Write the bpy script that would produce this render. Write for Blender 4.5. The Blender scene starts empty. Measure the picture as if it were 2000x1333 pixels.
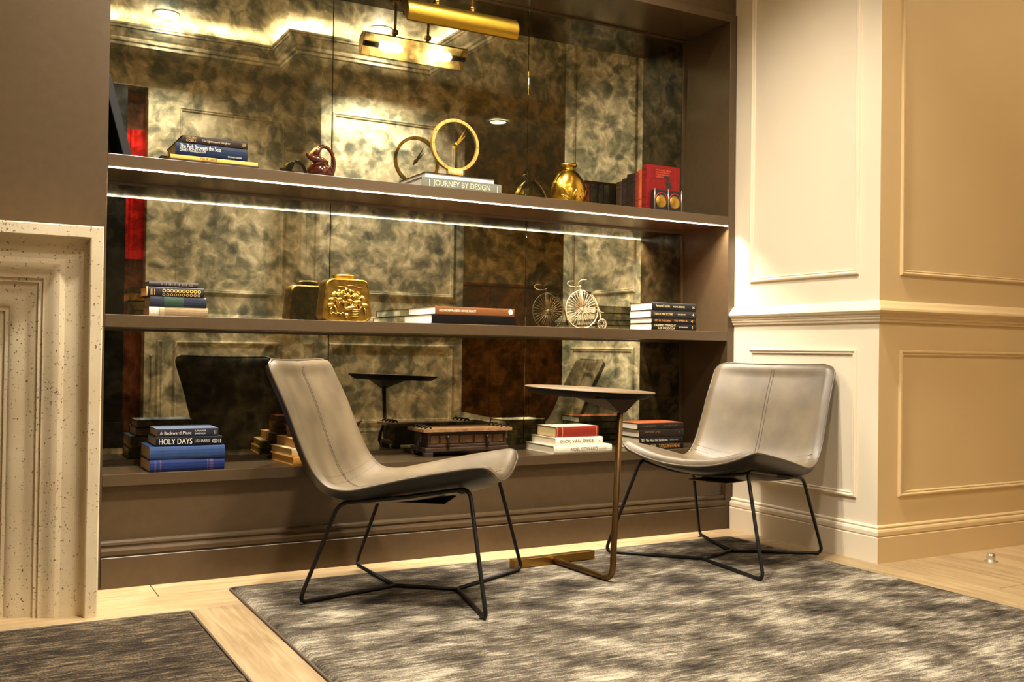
import bpy, bmesh, math, random
from mathutils import Vector, Matrix
random.seed(7)
PI = math.pi
C = bpy.context.scene.collection
scene = bpy.context.scene

# ------------------------------------------------------------------ camera, world, lights, exposure
f_px, yaw, pitch, roll = 1923.94, 0.5071, 0.0109, 0.0138
cam_d = bpy.data.cameras.new('camera'); cam = bpy.data.objects.new('camera', cam_d); C.objects.link(cam)
cam_d.sensor_width = 36.0; cam_d.lens = f_px / 2000.0 * 36.0; cam_d.clip_start = 0.02
fw = Vector((math.sin(yaw)*math.cos(pitch), math.cos(yaw)*math.cos(pitch), math.sin(pitch)))
rt = Vector((math.cos(yaw), -math.sin(yaw), 0)); up = rt.cross(fw)
rt2 = rt*math.cos(roll) + up*math.sin(roll); up2 = up*math.cos(roll) - rt*math.sin(roll)
M = Matrix((rt2, up2, -fw)).transposed().to_4x4(); M.translation = Vector((-3.2995, -3.7463, 0.86))
cam.matrix_world = M
scene.camera = cam

scene.view_settings.view_transform = 'Standard'; scene.view_settings.look = 'None'
scene.view_settings.gamma = 1.0; scene.view_settings.use_curve_mapping = False
scene.view_settings.exposure = 0.0

w = bpy.data.worlds.new('world'); scene.world = w; w.use_nodes = True
w.node_tree.nodes['Background'].inputs[0].default_value = (1.0, 0.86, 0.66, 1)
w.node_tree.nodes['Background'].inputs[1].default_value = 0.05

def spot(name, loc, target, energy, col, size_deg, blend=0.5, radius=0.05):
    l = bpy.data.lights.new(name, 'SPOT'); l.energy = energy; l.color = col
    l.spot_size = math.radians(size_deg); l.spot_blend = blend; l.shadow_soft_size = radius
    o = bpy.data.objects.new(name, l); C.objects.link(o); o.location = loc
    o.rotation_euler = (Vector(target)-Vector(loc)).to_track_quat('-Z', 'Y').to_euler()
    return o
WARM = (1.0, 0.80, 0.55); NEUT = (1.0, 0.93, 0.80); COOL = (1.0, 0.96, 0.90)
CEIL = 3.60
LAMPS = [  # x, y, z of the spot, aim point, watts, colour, cone
    (-1.90, -3.97, CEIL, (-1.75, -4.2, 0), 200, COOL, 110),
    (-0.24, -3.42, CEIL, (0.0, -3.95, 1.6), 420, COOL, 95),
    (-2.45, -1.25, CEIL, (-2.1, -0.35, 0.3), 520, NEUT, 95),
    (-1.20, -1.15, CEIL, (-1.0, -0.35, 0.3), 440, NEUT, 95),
    (-2.00, -2.65, CEIL, (-1.6, -1.0, 0.4), 190, NEUT, 95),  # unseen spot, added to light the upright surfaces
    (1.43, -4.40, 3.21, (1.7, -5.2, 0), 80, WARM, 110),
    (1.60, -2.40, 3.36, (1.1, -1.2, 0.6), 90, WARM, 110),
]
for k, (x, y, z, t, e, c_, s) in enumerate(LAMPS):
    spot('ceiling_spot', (x, y, z-0.03), t, e, c_, s, 0.7, 0.09)
    if k > 1: continue
    pl_ = bpy.data.lights.new('crown_fill', 'POINT'); pl_.energy = 9; pl_.color = c_; pl_.shadow_soft_size = 0.0  # added point fill below the downlight to brighten the crown moulding
    po = bpy.data.objects.new('crown_fill', pl_); C.objects.link(po); po.location = (x, y, z-0.09)

# ------------------------------------------------------------------ helpers
def srgb(r, g, b):
    f = lambda c: ((c/255.0)/12.92 if c/255.0 <= 0.04045 else ((c/255.0+0.055)/1.055)**2.4)
    return (f(r), f(g), f(b), 1.0)

def nt(m):
    return m.node_tree.nodes, m.node_tree.links

def mat(name, col, rough=0.5, metal=0.0, var=0.0, scale=20.0, bump=0.0, bscale=80.0, emit=None, estr=0.0, coat=0.0, stretch=(1, 1, 1), spec=0.5):
    m = bpy.data.materials.new(name); m.use_nodes = True; N, L = nt(m); b = N['Principled BSDF']
    b.inputs['Base Color'].default_value = col; b.inputs['Roughness'].default_value = rough
    b.inputs['Metallic'].default_value = metal; b.inputs['Coat Weight'].default_value = coat
    b.inputs['Specular IOR Level'].default_value = spec
    if emit: b.inputs['Emission Color'].default_value = emit; b.inputs['Emission Strength'].default_value = estr
    if var or bump:
        tc = N.new('ShaderNodeTexCoord'); mp = N.new('ShaderNodeMapping'); mp.inputs['Scale'].default_value = stretch
        L.new(tc.outputs['Object'], mp.inputs['Vector'])
    if var:
        n = N.new('ShaderNodeTexNoise'); n.inputs['Scale'].default_value = scale; n.inputs['Detail'].default_value = 6
        L.new(mp.outputs[0], n.inputs['Vector'])
        r = N.new('ShaderNodeMapRange'); r.inputs['From Min'].default_value = 0.3; r.inputs['From Max'].default_value = 0.7
        r.inputs['To Min'].default_value = 1-var; r.inputs['To Max'].default_value = 1+var
        L.new(n.outputs['Fac'], r.inputs['Value'])
        v = N.new('ShaderNodeVectorMath'); v.operation = 'SCALE'; v.inputs[0].default_value = col[:3]
        L.new(r.outputs[0], v.inputs['Scale']); L.new(v.outputs[0], b.inputs['Base Color'])
    if bump:
        n2 = N.new('ShaderNodeTexNoise'); n2.inputs['Scale'].default_value = bscale; n2.inputs['Detail'].default_value = 4
        L.new(mp.outputs[0], n2.inputs['Vector'])
        bp = N.new('ShaderNodeBump'); bp.inputs['Strength'].default_value = bump; bp.inputs['Distance'].default_value = 0.002
        L.new(n2.outputs['Fac'], bp.inputs['Height']); L.new(bp.outputs[0], b.inputs['Normal'])
    return m

def link(name, me, m, parent=None, loc=None, smooth=False, kind=None):
    o = bpy.data.objects.new(name, me); C.objects.link(o)
    if m is not None:
        for mm in (m if isinstance(m, (list, tuple)) else [m]): me.materials.append(mm)
    if parent is not None: o.parent = parent
    if loc is not None: o.location = loc
    if smooth:
        for p in me.polygons: p.use_smooth = True
    if kind: o['kind'] = kind
    return o

def obj(name, bm, m, parent=None, loc=None, smooth=False, kind=None):
    bmesh.ops.recalc_face_normals(bm, faces=bm.faces[:])
    me = bpy.data.meshes.new(name); bm.to_mesh(me); bm.free()
    return link(name, me, m, parent, loc, smooth, kind)

def thing(name, label, cat, loc=(0, 0, 0), rz=0.0, group=None):
    o = bpy.data.objects.new(name, None); C.objects.link(o); o.location = loc; o.rotation_euler = (0, 0, rz)
    o.empty_display_size = 0.05
    o['label'] = label; o['category'] = cat
    if group: o['group'] = group
    return o

def tag(o, label, cat, group=None):
    o['label'] = label; o['category'] = cat
    if group: o['group'] = group
    return o

def box(bm, x0, x1, y0, y1, z0, z1, bev=0.0, seg=2, mi=0):
    vs = [bm.verts.new((x, y, z)) for x in (x0, x1) for y in (y0, y1) for z in (z0, z1)]
    fs = [bm.faces.new([vs[i] for i in q]) for q in ((0, 1, 3, 2), (4, 6, 7, 5), (0, 4, 5, 1), (2, 3, 7, 6), (0, 2, 6, 4), (1, 5, 7, 3))]
    for f in fs: f.material_index = mi
    if bev:
        es = list({e for f in fs for e in f.edges})
        bmesh.ops.bevel(bm, geom=es, offset=bev, segments=seg, affect='EDGES', profile=0.5, material=mi)
    return bm

def bx(*a, **k): return box(bmesh.new(), *a, **k)

def fillet(pts, r, n=5, closed=False):
    pts = [Vector(p) for p in pts]; out = []
    m = len(pts)
    for i, p in enumerate(pts):
        if not closed and i in (0, m-1): out.append(p); continue
        a = pts[(i-1) % m]; b = pts[(i+1) % m]; u = (a-p); v = (b-p); lu, lv = u.length, v.length
        if lu < 1e-6 or lv < 1e-6: out.append(p); continue
        d = min(r, lu*0.45, lv*0.45); p0 = p+u/lu*d; p1 = p+v/lv*d
        for k in range(n+1):
            t = k/n; out.append(p0*(1-t)**2 + p*2*t*(1-t) + p1*t*t)
    return out

def tube(bm, pts, r, seg=8, closed=False, caps=True, mi=0):
    pts = [Vector(p) for p in pts]; n = len(pts); rings = []
    rr = r if isinstance(r, (list, tuple)) else [r]*n
    T = []
    for i in range(n):
        a = pts[(i-1) % n] if (closed or i > 0) else pts[i]
        b = pts[(i+1) % n] if (closed or i < n-1) else pts[i]
        t = (b-a); T.append(t.normalized() if t.length > 1e-9 else Vector((0, 0, 1)))
    ref = Vector((0, 0, 1)) if abs(T[0].z) < 0.9 else Vector((1, 0, 0))
    nrm = (ref - T[0]*ref.dot(T[0])).normalized()
    for i in range(n):
        nrm = (nrm - T[i]*nrm.dot(T[i]))
        nrm = nrm.normalized() if nrm.length > 1e-6 else T[i].orthogonal().normalized()
        b = T[i].cross(nrm)
        rings.append([bm.verts.new(pts[i] + (nrm*math.cos(2*PI*k/seg) + b*math.sin(2*PI*k/seg))*rr[i]) for k in range(seg)])
    for i in range(n if closed else n-1):
        A = rings[i]; B = rings[(i+1) % n]
        for k in range(seg):
            f = bm.faces.new((A[k], A[(k+1) % seg], B[(k+1) % seg], B[k])); f.material_index = mi; f.smooth = True
    if caps and not closed:
        for q in (rings[0][::-1], rings[-1]):
            f = bm.faces.new(q); f.material_index = mi
    return bm

def lathe(bm, prof, seg=32, sx=1.0, sy=1.0, cx=0, cy=0):
    rings = []
    for r, z in prof:
        rings.append([bm.verts.new((cx+sx*max(r, 1e-5)*math.cos(2*PI*k/seg), cy+sy*max(r, 1e-5)*math.sin(2*PI*k/seg), z)) for k in range(seg)])
    for A, B in zip(rings, rings[1:]):
        for k in range(seg):
            f = bm.faces.new((A[k], A[(k+1) % seg], B[(k+1) % seg], B[k])); f.smooth = True
    bm.faces.new(rings[0][::-1]); bm.faces.new(rings[-1])
    return bm

def moulding_path(bm, path, prof, closed=False):
    """path: plan polyline (x,y); prof: (out,z); 'out' is to the right-hand side of travel; mitred corners."""
    n = len(path); P = [Vector((a, b)) for a, b in path]; rows = []
    for i in range(n):
        d0 = (P[i]-P[i-1]).normalized() if (i > 0 or closed) else None
        d1 = (P[(i+1) % n]-P[i]).normalized() if (i < n-1 or closed) else None
        if d0 is None: d0 = d1
        if d1 is None: d1 = d0
        n0 = Vector((d0.y, -d0.x)); n1 = Vector((d1.y, -d1.x)); mtr = (n0+n1); mtr = mtr/(1+n0.dot(n1))
        rows.append([bm.verts.new((P[i].x+mtr.x*o, P[i].y+mtr.y*o, z)) for o, z in prof])
    for i in range(n if closed else n-1):
        A = rows[i]; B = rows[(i+1) % n]
        for k in range(len(prof)-1): bm.faces.new((A[k], A[k+1], B[k+1], B[k]))
    return bm

def frame_mould(bm, O, U, V, Nn, u0, u1, v0, v1, prof):
    """rectangular mitred moulding on a plane; prof: (inward distance, proud height)."""
    O, U, V, Nn = map(Vector, (O, U, V, Nn)); rows = []
    for (u, v, su, sv) in ((u0, v0, 1, 1), (u1, v0, -1, 1), (u1, v1, -1, -1), (u0, v1, 1, -1)):
        rows.append([bm.verts.new(O+U*(u+su*d)+V*(v+sv*d)+Nn*h) for d, h in prof])
    for i in range(4):
        A = rows[i]; B = rows[(i+1) % 4]
        for k in range(len(prof)-1): bm.faces.new((A[k], A[k+1], B[k+1], B[k]))
    return bm

def text(name, body, size, m, parent, loc, rot=(PI/2, 0, 0), sx=1.0, align='LEFT', fit=None):
    cu = bpy.data.curves.new(name, 'FONT'); cu.body = body; cu.size = size; cu.extrude = 0.0002
    cu.align_x = align; cu.align_y = 'CENTER'; cu.resolution_u = 3
    to = bpy.data.objects.new(name, cu); me = bpy.data.meshes.new_from_object(to)
    bpy.data.objects.remove(to); bpy.data.curves.remove(cu)
    if not me.vertices: return None
    xs = [v.co.x for v in me.vertices]; wdt = max(xs)-min(xs)
    if fit: sx = fit/wdt
    for v in me.vertices: v.co.x *= sx
    me.name = name
    o = link(name, me, m, parent, loc); o.rotation_euler = rot
    return o

# ------------------------------------------------------------------ materials
M_ = {}
M_['brown'] = mat('taupe paint', srgb(84, 67, 46), 0.27, var=0.05, scale=30)
M_['brownin'] = M_['brown']
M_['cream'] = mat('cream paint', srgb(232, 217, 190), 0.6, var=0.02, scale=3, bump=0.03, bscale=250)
M_['cream2'] = mat('warm-lit tan cream', srgb(214, 186, 136), 0.5, var=0.02, scale=3, bump=0.06, bscale=400)  # right wall's warm light put into the cream; passage walls share it
M_['ceil'] = mat('ceiling plaster', srgb(214, 204, 180), 0.7, bump=0.2, bscale=30)
M_['black'] = mat('black steel', srgb(26, 23, 20), 0.42, 0.3)
M_['blackmat'] = mat('black matte', srgb(14, 13, 12), 0.6)
M_['brass'] = mat('satin brass', srgb(176, 138, 72), 0.32, 1.0, var=0.08, scale=40)
M_['bronze'] = mat('antique bronze', srgb(120, 92, 56), 0.38, 1.0, var=0.08, scale=40)
M_['gold'] = mat('polished gold', srgb(214, 174, 72), 0.2, 1.0, var=0.12, scale=30)
M_['goldold'] = mat('hammered brass', srgb(184, 148, 68), 0.3, 1.0, var=0.3, scale=35, bump=0.5, bscale=120)
M_['patina'] = mat('dark patinated brass', srgb(142, 112, 48), 0.36, 1.0, var=0.4, scale=40, bump=0.5, bscale=120)
M_['clock'] = mat('gilded clock', srgb(236, 190, 104), 0.38, 0.7, var=0.05)
M_['led'] = mat('led', srgb(255, 240, 220), 0.5, emit=(1.0, 0.88, 0.72, 1), estr=14)
M_['cove'] = mat('cove light', srgb(255, 240, 220), 0.5, emit=(1.0, 0.91, 0.74, 1), estr=50)
M_['lens'] = mat('downlight lens', (1, 1, 1, 1), 0.5, emit=(1.0, 0.93, 0.82, 1), estr=14)
M_['bulb'] = mat('bulb', (1, 1, 1, 1), 0.5, emit=(1.0, 0.84, 0.55, 1), estr=40)
M_['whitem'] = mat('white metal', srgb(230, 225, 215), 0.4)
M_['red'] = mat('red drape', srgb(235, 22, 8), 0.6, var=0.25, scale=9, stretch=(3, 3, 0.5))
M_['rust'] = mat('rust wood', srgb(128, 62, 30), 0.5, var=0.2, scale=9, stretch=(4, 4, 0.7))
M_['umber'] = mat('umber wood', srgb(140, 92, 44), 0.45, var=0.15, scale=8, stretch=(1, 1, 5))
M_['chrome'] = mat('chrome', srgb(225, 220, 210), 0.28, 0.9)
M_['jug'] = mat('brown glaze', srgb(62, 19, 4), 0.10, 0.0, var=0.6, scale=18, coat=1.0)
M_['straw'] = mat('drip glaze', srgb(222, 176, 92), 0.2, coat=0.6, var=0.2, scale=60)
M_['tabletop'] = mat('dark stained wood', srgb(116, 90, 54), 0.40, var=0.15, scale=30, stretch=(8, 1, 1), bump=0.05)
M_['tableunder'] = mat('black stained edge', srgb(14, 10, 8), 0.7, spec=0.2)
M_['bikem'] = mat('pale antique metal', srgb(214, 188, 146), 0.4, 0.5)

def leather(name, c0, c1, rough):
    m = bpy.data.materials.new(name); m.use_nodes = True; N, L = nt(m); b = N['Principled BSDF']
    tc = N.new('ShaderNodeTexCoord')
    n = N.new('ShaderNodeTexNoise'); n.inputs['Scale'].default_value = 7; n.inputs['Detail'].default_value = 8
    n3 = N.new('ShaderNodeTexNoise'); n3.inputs['Scale'].default_value = 160; n3.inputs['Detail'].default_value = 3
    cr = N.new('ShaderNodeValToRGB'); cr.color_ramp.elements[0].position = 0.32; cr.color_ramp.elements[1].position = 0.68
    cr.color_ramp.elements[0].color = c0; cr.color_ramp.elements[1].color = c1
    L.new(tc.outputs['Object'], n.inputs['Vector']); L.new(tc.outputs['Object'], n3.inputs['Vector']); L.new(n.outputs['Fac'], cr.inputs[0])
    L.new(cr.outputs[0], b.inputs['Base Color']); b.inputs['Roughness'].default_value = rough
    bp = N.new('ShaderNodeBump'); bp.inputs['Strength'].default_value = 0.12; bp.inputs['Distance'].default_value = 0.001
    L.new(n3.outputs['Fac'], bp.inputs['Height']); L.new(bp.outputs[0], b.inputs['Normal'])
    return m
M_['leather'] = leather('taupe leather', srgb(84, 71, 51), srgb(108, 93, 69), 0.42)
M_['leather_shaded'] = leather('shaded leather back', srgb(24, 20, 16), srgb(34, 29, 23), 0.4)  # same leather, shade of the back and underside darkened into the colour
M_['piping'] = mat('leather piping', srgb(84, 72, 56), 0.35)
M_['thread'] = mat('dark thread', srgb(62, 48, 36), 0.7)

def antique_mirror():
    m = bpy.data.materials.new('antique mirror'); m.use_nodes = True; N, L = nt(m); b = N['Principled BSDF']
    tc = N.new('ShaderNodeTexCoord')
    def noise(s, d, src, dist=0.0, col=False):
        n = N.new('ShaderNodeTexNoise'); n.inputs['Scale'].default_value = s; n.inputs['Detail'].default_value = d
        n.inputs['Distortion'].default_value = dist
        L.new(src, n.inputs['Vector']); return n.outputs['Color' if col else 'Fac']
    def warp(s, amt, src):
        c = noise(s, 2, src, 0, True)
        a = N.new('ShaderNodeVectorMath'); a.operation = 'SUBTRACT'; a.inputs[1].default_value = (0.5, 0.5, 0.5); L.new(c, a.inputs[0])
        q = N.new('ShaderNodeVectorMath'); q.operation = 'SCALE'; q.inputs['Scale'].default_value = amt; L.new(a.outputs[0], q.inputs[0])
        z = N.new('ShaderNodeVectorMath'); z.operation = 'ADD'; L.new(src, z.inputs[0]); L.new(q.outputs[0], z.inputs[1]); return z.outputs[0]
    def rng(src, a, b_, c, d):
        r = N.new('ShaderNodeMapRange'); r.inputs['From Min'].default_value = a; r.inputs['From Max'].default_value = b_
        r.inputs['To Min'].default_value = c; r.inputs['To Max'].default_value = d; L.new(src, r.inputs['Value']); return r.outputs[0]
    def math_(op, a, b_=0.0):
        r = N.new('ShaderNodeMath'); r.operation = op
        for i, s in enumerate((a, b_)):
            if isinstance(s, (int, float)): r.inputs[i].default_value = s
            else: L.new(s, r.inputs[i])
        return r.outputs[0]
    def voro(s, src):
        v = N.new('ShaderNodeTexVoronoi'); v.inputs['Scale'].default_value = s; L.new(src, v.inputs['Vector']); return v
    P0 = tc.outputs['Object']; W1 = warp(7, 0.10, P0); W2 = warp(16, 0.035, W1)
    blot = rng(noise(10.5, 4, W1), 0.41, 0.57, 0.0, 1.0)
    mid = rng(noise(27, 4, W2), 0.40, 0.60, 0.0, 1.0)
    big = rng(noise(2.0, 2, P0), 0.32, 0.68, 0.0, 1.0)
    grain = noise(120, 4, P0)
    v1 = voro(13, W2); v2 = voro(7, W1)
    # round bubbles left by the silvering bath: dark disc, pale rim
    disc = rng(v1.outputs['Distance'], 0.22, 0.34, 0.0, 1.0)
    rim = rng(math_('ABSOLUTE', math_('SUBTRACT', v1.outputs['Distance'], 0.44)), 0.0, 0.07, 1.0, 0.0)
    rim2 = rng(math_('ABSOLUTE', math_('SUBTRACT', v2.outputs['Distance'], 0.30)), 0.0, 0.05, 1.0, 0.0)
    s = math_('ADD', math_('MULTIPLY', blot, 0.34), math_('MULTIPLY', mid, 0.20))
    s = math_('ADD', s, math_('MULTIPLY', big, 0.12))
    s = math_('ADD', s, math_('MULTIPLY', disc, 0.16))
    s = math_('ADD', s, math_('MULTIPLY', math_('MULTIPLY', rim, mid), 0.10))
    s = math_('ADD', s, math_('MULTIPLY', math_('MULTIPLY', rim2, blot), 0.10))
    s = math_('ADD', s, math_('MULTIPLY', math_('SUBTRACT', grain, 0.5), 0.12))
    cr = N.new('ShaderNodeValToRGB'); e = cr.color_ramp.elements
    e[0].position = 0.12; e[0].color = srgb(92, 97, 86); e[1].position = 0.88; e[1].color = srgb(224, 221, 194)
    q = cr.color_ramp.elements.new(0.36); q.color = srgb(130, 132, 113)
    q = cr.color_ramp.elements.new(0.60); q.color = srgb(176, 172, 144)
    L.new(s, cr.inputs[0])
    b.inputs['Metallic'].default_value = 1.0; b.inputs['Roughness'].default_value = 0.012
    L.new(cr.outputs[0], b.inputs['Base Color'])
    # foxing in the silvering: a faint matt veil
    d = N.new('ShaderNodeBsdfDiffuse'); d.inputs['Color'].default_value = srgb(70, 64, 44)
    mx = N.new('ShaderNodeMixShader'); out = N['Material Output']
    L.new(rng(s, 0.0, 1.0, 0.16, 0.08), mx.inputs['Fac']); L.new(b.outputs[0], mx.inputs[1]); L.new(d.outputs[0], mx.inputs[2])
    L.new(mx.outputs[0], out.inputs['Surface'])
    return m
M_['mirror'] = antique_mirror()

def rug_mat(name, dark, mid, light, blotch):
    m = bpy.data.materials.new(name); m.use_nodes = True; N, L = nt(m); b = N['Principled BSDF']
    tc = N.new('ShaderNodeTexCoord')
    def noise(s, d, st):
        mp = N.new('ShaderNodeMapping'); mp.inputs['Scale'].default_value = st; L.new(tc.outputs['Object'], mp.inputs['Vector'])
        n = N.new('ShaderNodeTexNoise'); n.inputs['Scale'].default_value = s; n.inputs['Detail'].default_value = d
        L.new(mp.outputs[0], n.inputs['Vector']); return n.outputs['Fac']
    big = noise(6.5, 5, (0.7, 1.15, 1)); streak = noise(1.0, 4, (14, 120, 1)); fine = noise(1.0, 2, (170, 420, 1)); med = noise(1.0, 5, (12, 44, 1))
    def mul(a, k):
        r = N.new('ShaderNodeMath'); r.operation = 'MULTIPLY'; L.new(a, r.inputs[0]); r.inputs[1].default_value = k; return r.outputs[0]
    def add(a, b_):
        r = N.new('ShaderNodeMath'); r.operation = 'ADD'; L.new(a, r.inputs[0]); L.new(b_, r.inputs[1]); return r.outputs[0]
    s = add(add(mul(big, blotch), mul(streak, 0.55)), add(mul(fine, 0.55), mul(med, 0.36)))
    tot = blotch+0.55+0.55+0.36
    r = N.new('ShaderNodeMapRange'); r.inputs['From Min'].default_value = tot*0.39; r.inputs['From Max'].default_value = tot*0.615
    L.new(s, r.inputs['Value'])
    cr = N.new('ShaderNodeValToRGB'); e = cr.color_ramp.elements
    e[0].position = 0.08; e[0].color = dark; e[1].position = 0.95; e[1].color = light; q = e.new(0.5); q.color = mid
    L.new(r.outputs[0], cr.inputs[0]); L.new(cr.outputs[0], b.inputs['Base Color']); b.inputs['Roughness'].default_value = 0.9
    b.inputs['Specular IOR Level'].default_value = 0.15
    bp = N.new('ShaderNodeBump'); bp.inputs['Strength'].default_value = 0.9; bp.inputs['Distance'].default_value = 0.006
    L.new(add(mul(streak, 0.6), mul(fine, 0.6)), bp.inputs['Height']); L.new(bp.outputs[0], b.inputs['Normal'])
    return m
M_['rug'] = rug_mat('silky rug pile', srgb(28, 24, 20), srgb(94, 84, 70), srgb(188, 176, 152), 0.85)
M_['rug2'] = rug_mat('dark rug pile', srgb(24, 19, 14), srgb(58, 48, 37), srgb(136, 118, 90), 0.35)

def plank_mat(name, c0, c1):
    m = bpy.data.materials.new(name); m.use_nodes = True; N, L = nt(m); b = N['Principled BSDF']
    tc = N.new('ShaderNodeTexCoord'); oi = N.new('ShaderNodeObjectInfo')
    ad = N.new('ShaderNodeVectorMath'); ad.operation = 'ADD'; L.new(tc.outputs['Object'], ad.inputs[0]); 
    cm = N.new('ShaderNodeCombineXYZ'); ml = N.new('ShaderNodeMath'); ml.operation = 'MULTIPLY'; ml.inputs[1].default_value = 37.0
    L.new(oi.outputs['Random'], ml.inputs[0]); L.new(ml.outputs[0], cm.inputs[2]); L.new(cm.outputs[0], ad.inputs[1])
    mp = N.new('ShaderNodeMapping'); mp.inputs['Scale'].default_value = (1.2, 16, 1); L.new(ad.outputs[0], mp.inputs['Vector'])
    n = N.new('ShaderNodeTexNoise'); n.inputs['Scale'].default_value = 3.2; n.inputs['Detail'].default_value = 7; n.inputs['Distortion'].default_value = 0.8
    L.new(mp.outputs[0], n.inputs['Vector'])
    cr = N.new('ShaderNodeValToRGB'); cr.color_ramp.elements[0].position = 0.3; cr.color_ramp.elements[1].position = 0.7
    cr.color_ramp.elements[0].color = c0; cr.color_ramp.elements[1].color = c1; L.new(n.outputs['Fac'], cr.inputs[0])
    v = N.new('ShaderNodeVectorMath'); v.operation = 'SCALE'; L.new(cr.outputs[0], v.inputs[0])
    r = N.new('ShaderNodeMapRange'); r.inputs['To Min'].default_value = 0.80; r.inputs['To Max'].default_value = 1.12
    L.new(oi.outputs['Random'], r.inputs['Value']); L.new(r.outputs[0], v.inputs['Scale'])
    L.new(v.outputs[0], b.inputs['Base Color']); b.inputs['Roughness'].default_value = 0.42
    bp = N.new('ShaderNodeBump'); bp.inputs['Strength'].default_value = 0.15; bp.inputs['Distance'].default_value = 0.001
    L.new(n.outputs['Fac'], bp.inputs['Height']); L.new(bp.outputs[0], b.inputs['Normal'])
    return m
M_['plank'] = plank_mat('pale oak', srgb(158, 130, 90), srgb(194, 168, 126))

def travertine():
    m = bpy.data.materials.new('cast travertine'); m.use_nodes = True; N, L = nt(m); b = N['Principled BSDF']
    tc = N.new('ShaderNodeTexCoord'); mp = N.new('ShaderNodeMapping'); mp.inputs['Scale'].default_value = (1, 1, 1.0)
    L.new(tc.outputs['Object'], mp.inputs['Vector'])
    n = N.new('ShaderNodeTexNoise'); n.inputs['Scale'].default_value = 4; n.inputs['Detail'].default_value = 6; L.new(mp.outputs[0], n.inputs['Vector'])
    n2 = N.new('ShaderNodeTexNoise'); n2.inputs['Scale'].default_value = 130; n2.inputs['Detail'].default_value = 3; n2.inputs['Roughness'].default_value = 0.6
    L.new(mp.outputs[0], n2.inputs['Vector'])
    n3 = N.new('ShaderNodeTexNoise'); n3.inputs['Scale'].default_value = 9; n3.inputs['Detail'].default_value = 2; L.new(mp.outputs[0], n3.inputs['Vector'])
    sm = N.new('ShaderNodeMath'); sm.operation = 'MULTIPLY_ADD'; sm.inputs[1].default_value = 0.22
    L.new(n3.outputs['Fac'], sm.inputs[0]); L.new(n2.outputs['Fac'], sm.inputs[2])
    pit = N.new('ShaderNodeMapRange'); pit.inputs['From Min'].default_value = 0.755; pit.inputs['From Max'].default_value = 0.79
    L.new(sm.outputs[0], pit.inputs['Value'])
    cr = N.new('ShaderNodeValToRGB'); cr.color_ramp.elements[0].position = 0.3; cr.color_ramp.elements[1].position = 0.7
    cr.color_ramp.elements[0].color = srgb(214, 194, 156); cr.color_ramp.elements[1].color = srgb(234, 218, 184); L.new(n.outputs['Fac'], cr.inputs[0])
    mx = N.new('ShaderNodeMix'); mx.data_type = 'RGBA'; mx.inputs['B'].default_value = srgb(112, 86, 56)
    L.new(pit.outputs[0], mx.inputs['Factor']); L.new(cr.outputs[0], mx.inputs['A']); L.new(mx.outputs['Result'], b.inputs['Base Color'])
    b.inputs['Roughness'].default_value = 0.7
    bp = N.new('ShaderNodeBump'); bp.inputs['Strength'].default_value = 0.9; bp.inputs['Distance'].default_value = 0.002; bp.invert = True
    L.new(pit.outputs[0], bp.inputs['Height']); L.new(bp.outputs[0], b.inputs['Normal'])
    return m
M_['trav'] = travertine()

_cm = {}
def cover(c, rough=0.55, var=0.08, metal=0.0):
    k = (c, rough, var, metal)
    if k not in _cm: _cm[k] = mat('cover %d %d %d' % c, srgb(*c), rough, metal, var=var, scale=45, bump=0.08, bscale=400, spec=0.22)
    return _cm[k]
def pages(c):
    k = ('p', c)
    if k not in _cm: _cm[k] = mat('pages %d %d %d' % c, srgb(*c), 0.85, var=0.14, scale=1.0, stretch=(3, 3, 900))
    return _cm[k]
def ink(c, metal=0.0):
    k = ('i', c)
    if k not in _cm: _cm[k] = mat('ink %d %d %d' % c, srgb(*c), 0.5, metal)
    return _cm[k]

# ------------------------------------------------------------------ setting
D = 0.3607; W = 2.867; WF = 0.045; YC = -0.889
S1T, S1B, S2T, S2B, SBT, SBB = 1.5457, 1.4995, 0.9736, 0.9285, 0.404, 0.362
NT, NTO = 2.514, 2.553

floor = obj('floor', bx(-6, 4.5, -6.5, 0.5, -0.06, -0.006), mat('sub floor', srgb(60, 44, 28), 0.8), kind='structure')
random.seed(11)
_pl = {}
def plank(x, y, lx, ly, along_x):
    L_, W_ = (lx, ly) if along_x else (ly, lx)
    key = (round(L_, 3), round(W_, 3))
    if key not in _pl:
        bm = bx(-L_/2, L_/2, -W_/2, W_/2, -0.006, 0.0, bev=0.0006, seg=1)
        bmesh.ops.recalc_face_normals(bm, faces=bm.faces[:])
        me = bpy.data.meshes.new('plank'); bm.to_mesh(me); bm.free(); me.materials.append(M_['plank']); _pl[key] = me
    o = bpy.data.objects.new('plank', _pl[key]); C.objects.link(o); o.parent = floor
    o.location = (x, y, 0); o.rotation_euler = (0, 0, 0 if along_x else PI/2)
G = 0.0016
# border course: two boards parallel to the shelving unit
for r, (ya, yb) in enumerate(((-0.183, 0.012), (-0.41, -0.183))):
    x = -4.6 + 0.7*r
    while x < 0.05:
        L_ = 1.9
        plank(x+L_/2, (ya+yb)/2, L_-2*G, yb-ya-2*G, True); x += L_
# field boards running towards the viewer
pw = 0.197; x = -4.625; k = 0
while x < 3.6:
    y = -0.41 if x < 0.05 else -0.86
    first = True
    while y > -4.4:
        L_ = (0.55 + 0.37*((k*5) % 4)) if first else 1.66
        first = False
        plank(x+pw/2, y-L_/2, pw-2*G, L_-2*G, False); y -= L_
    x += pw; k += 1

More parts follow.
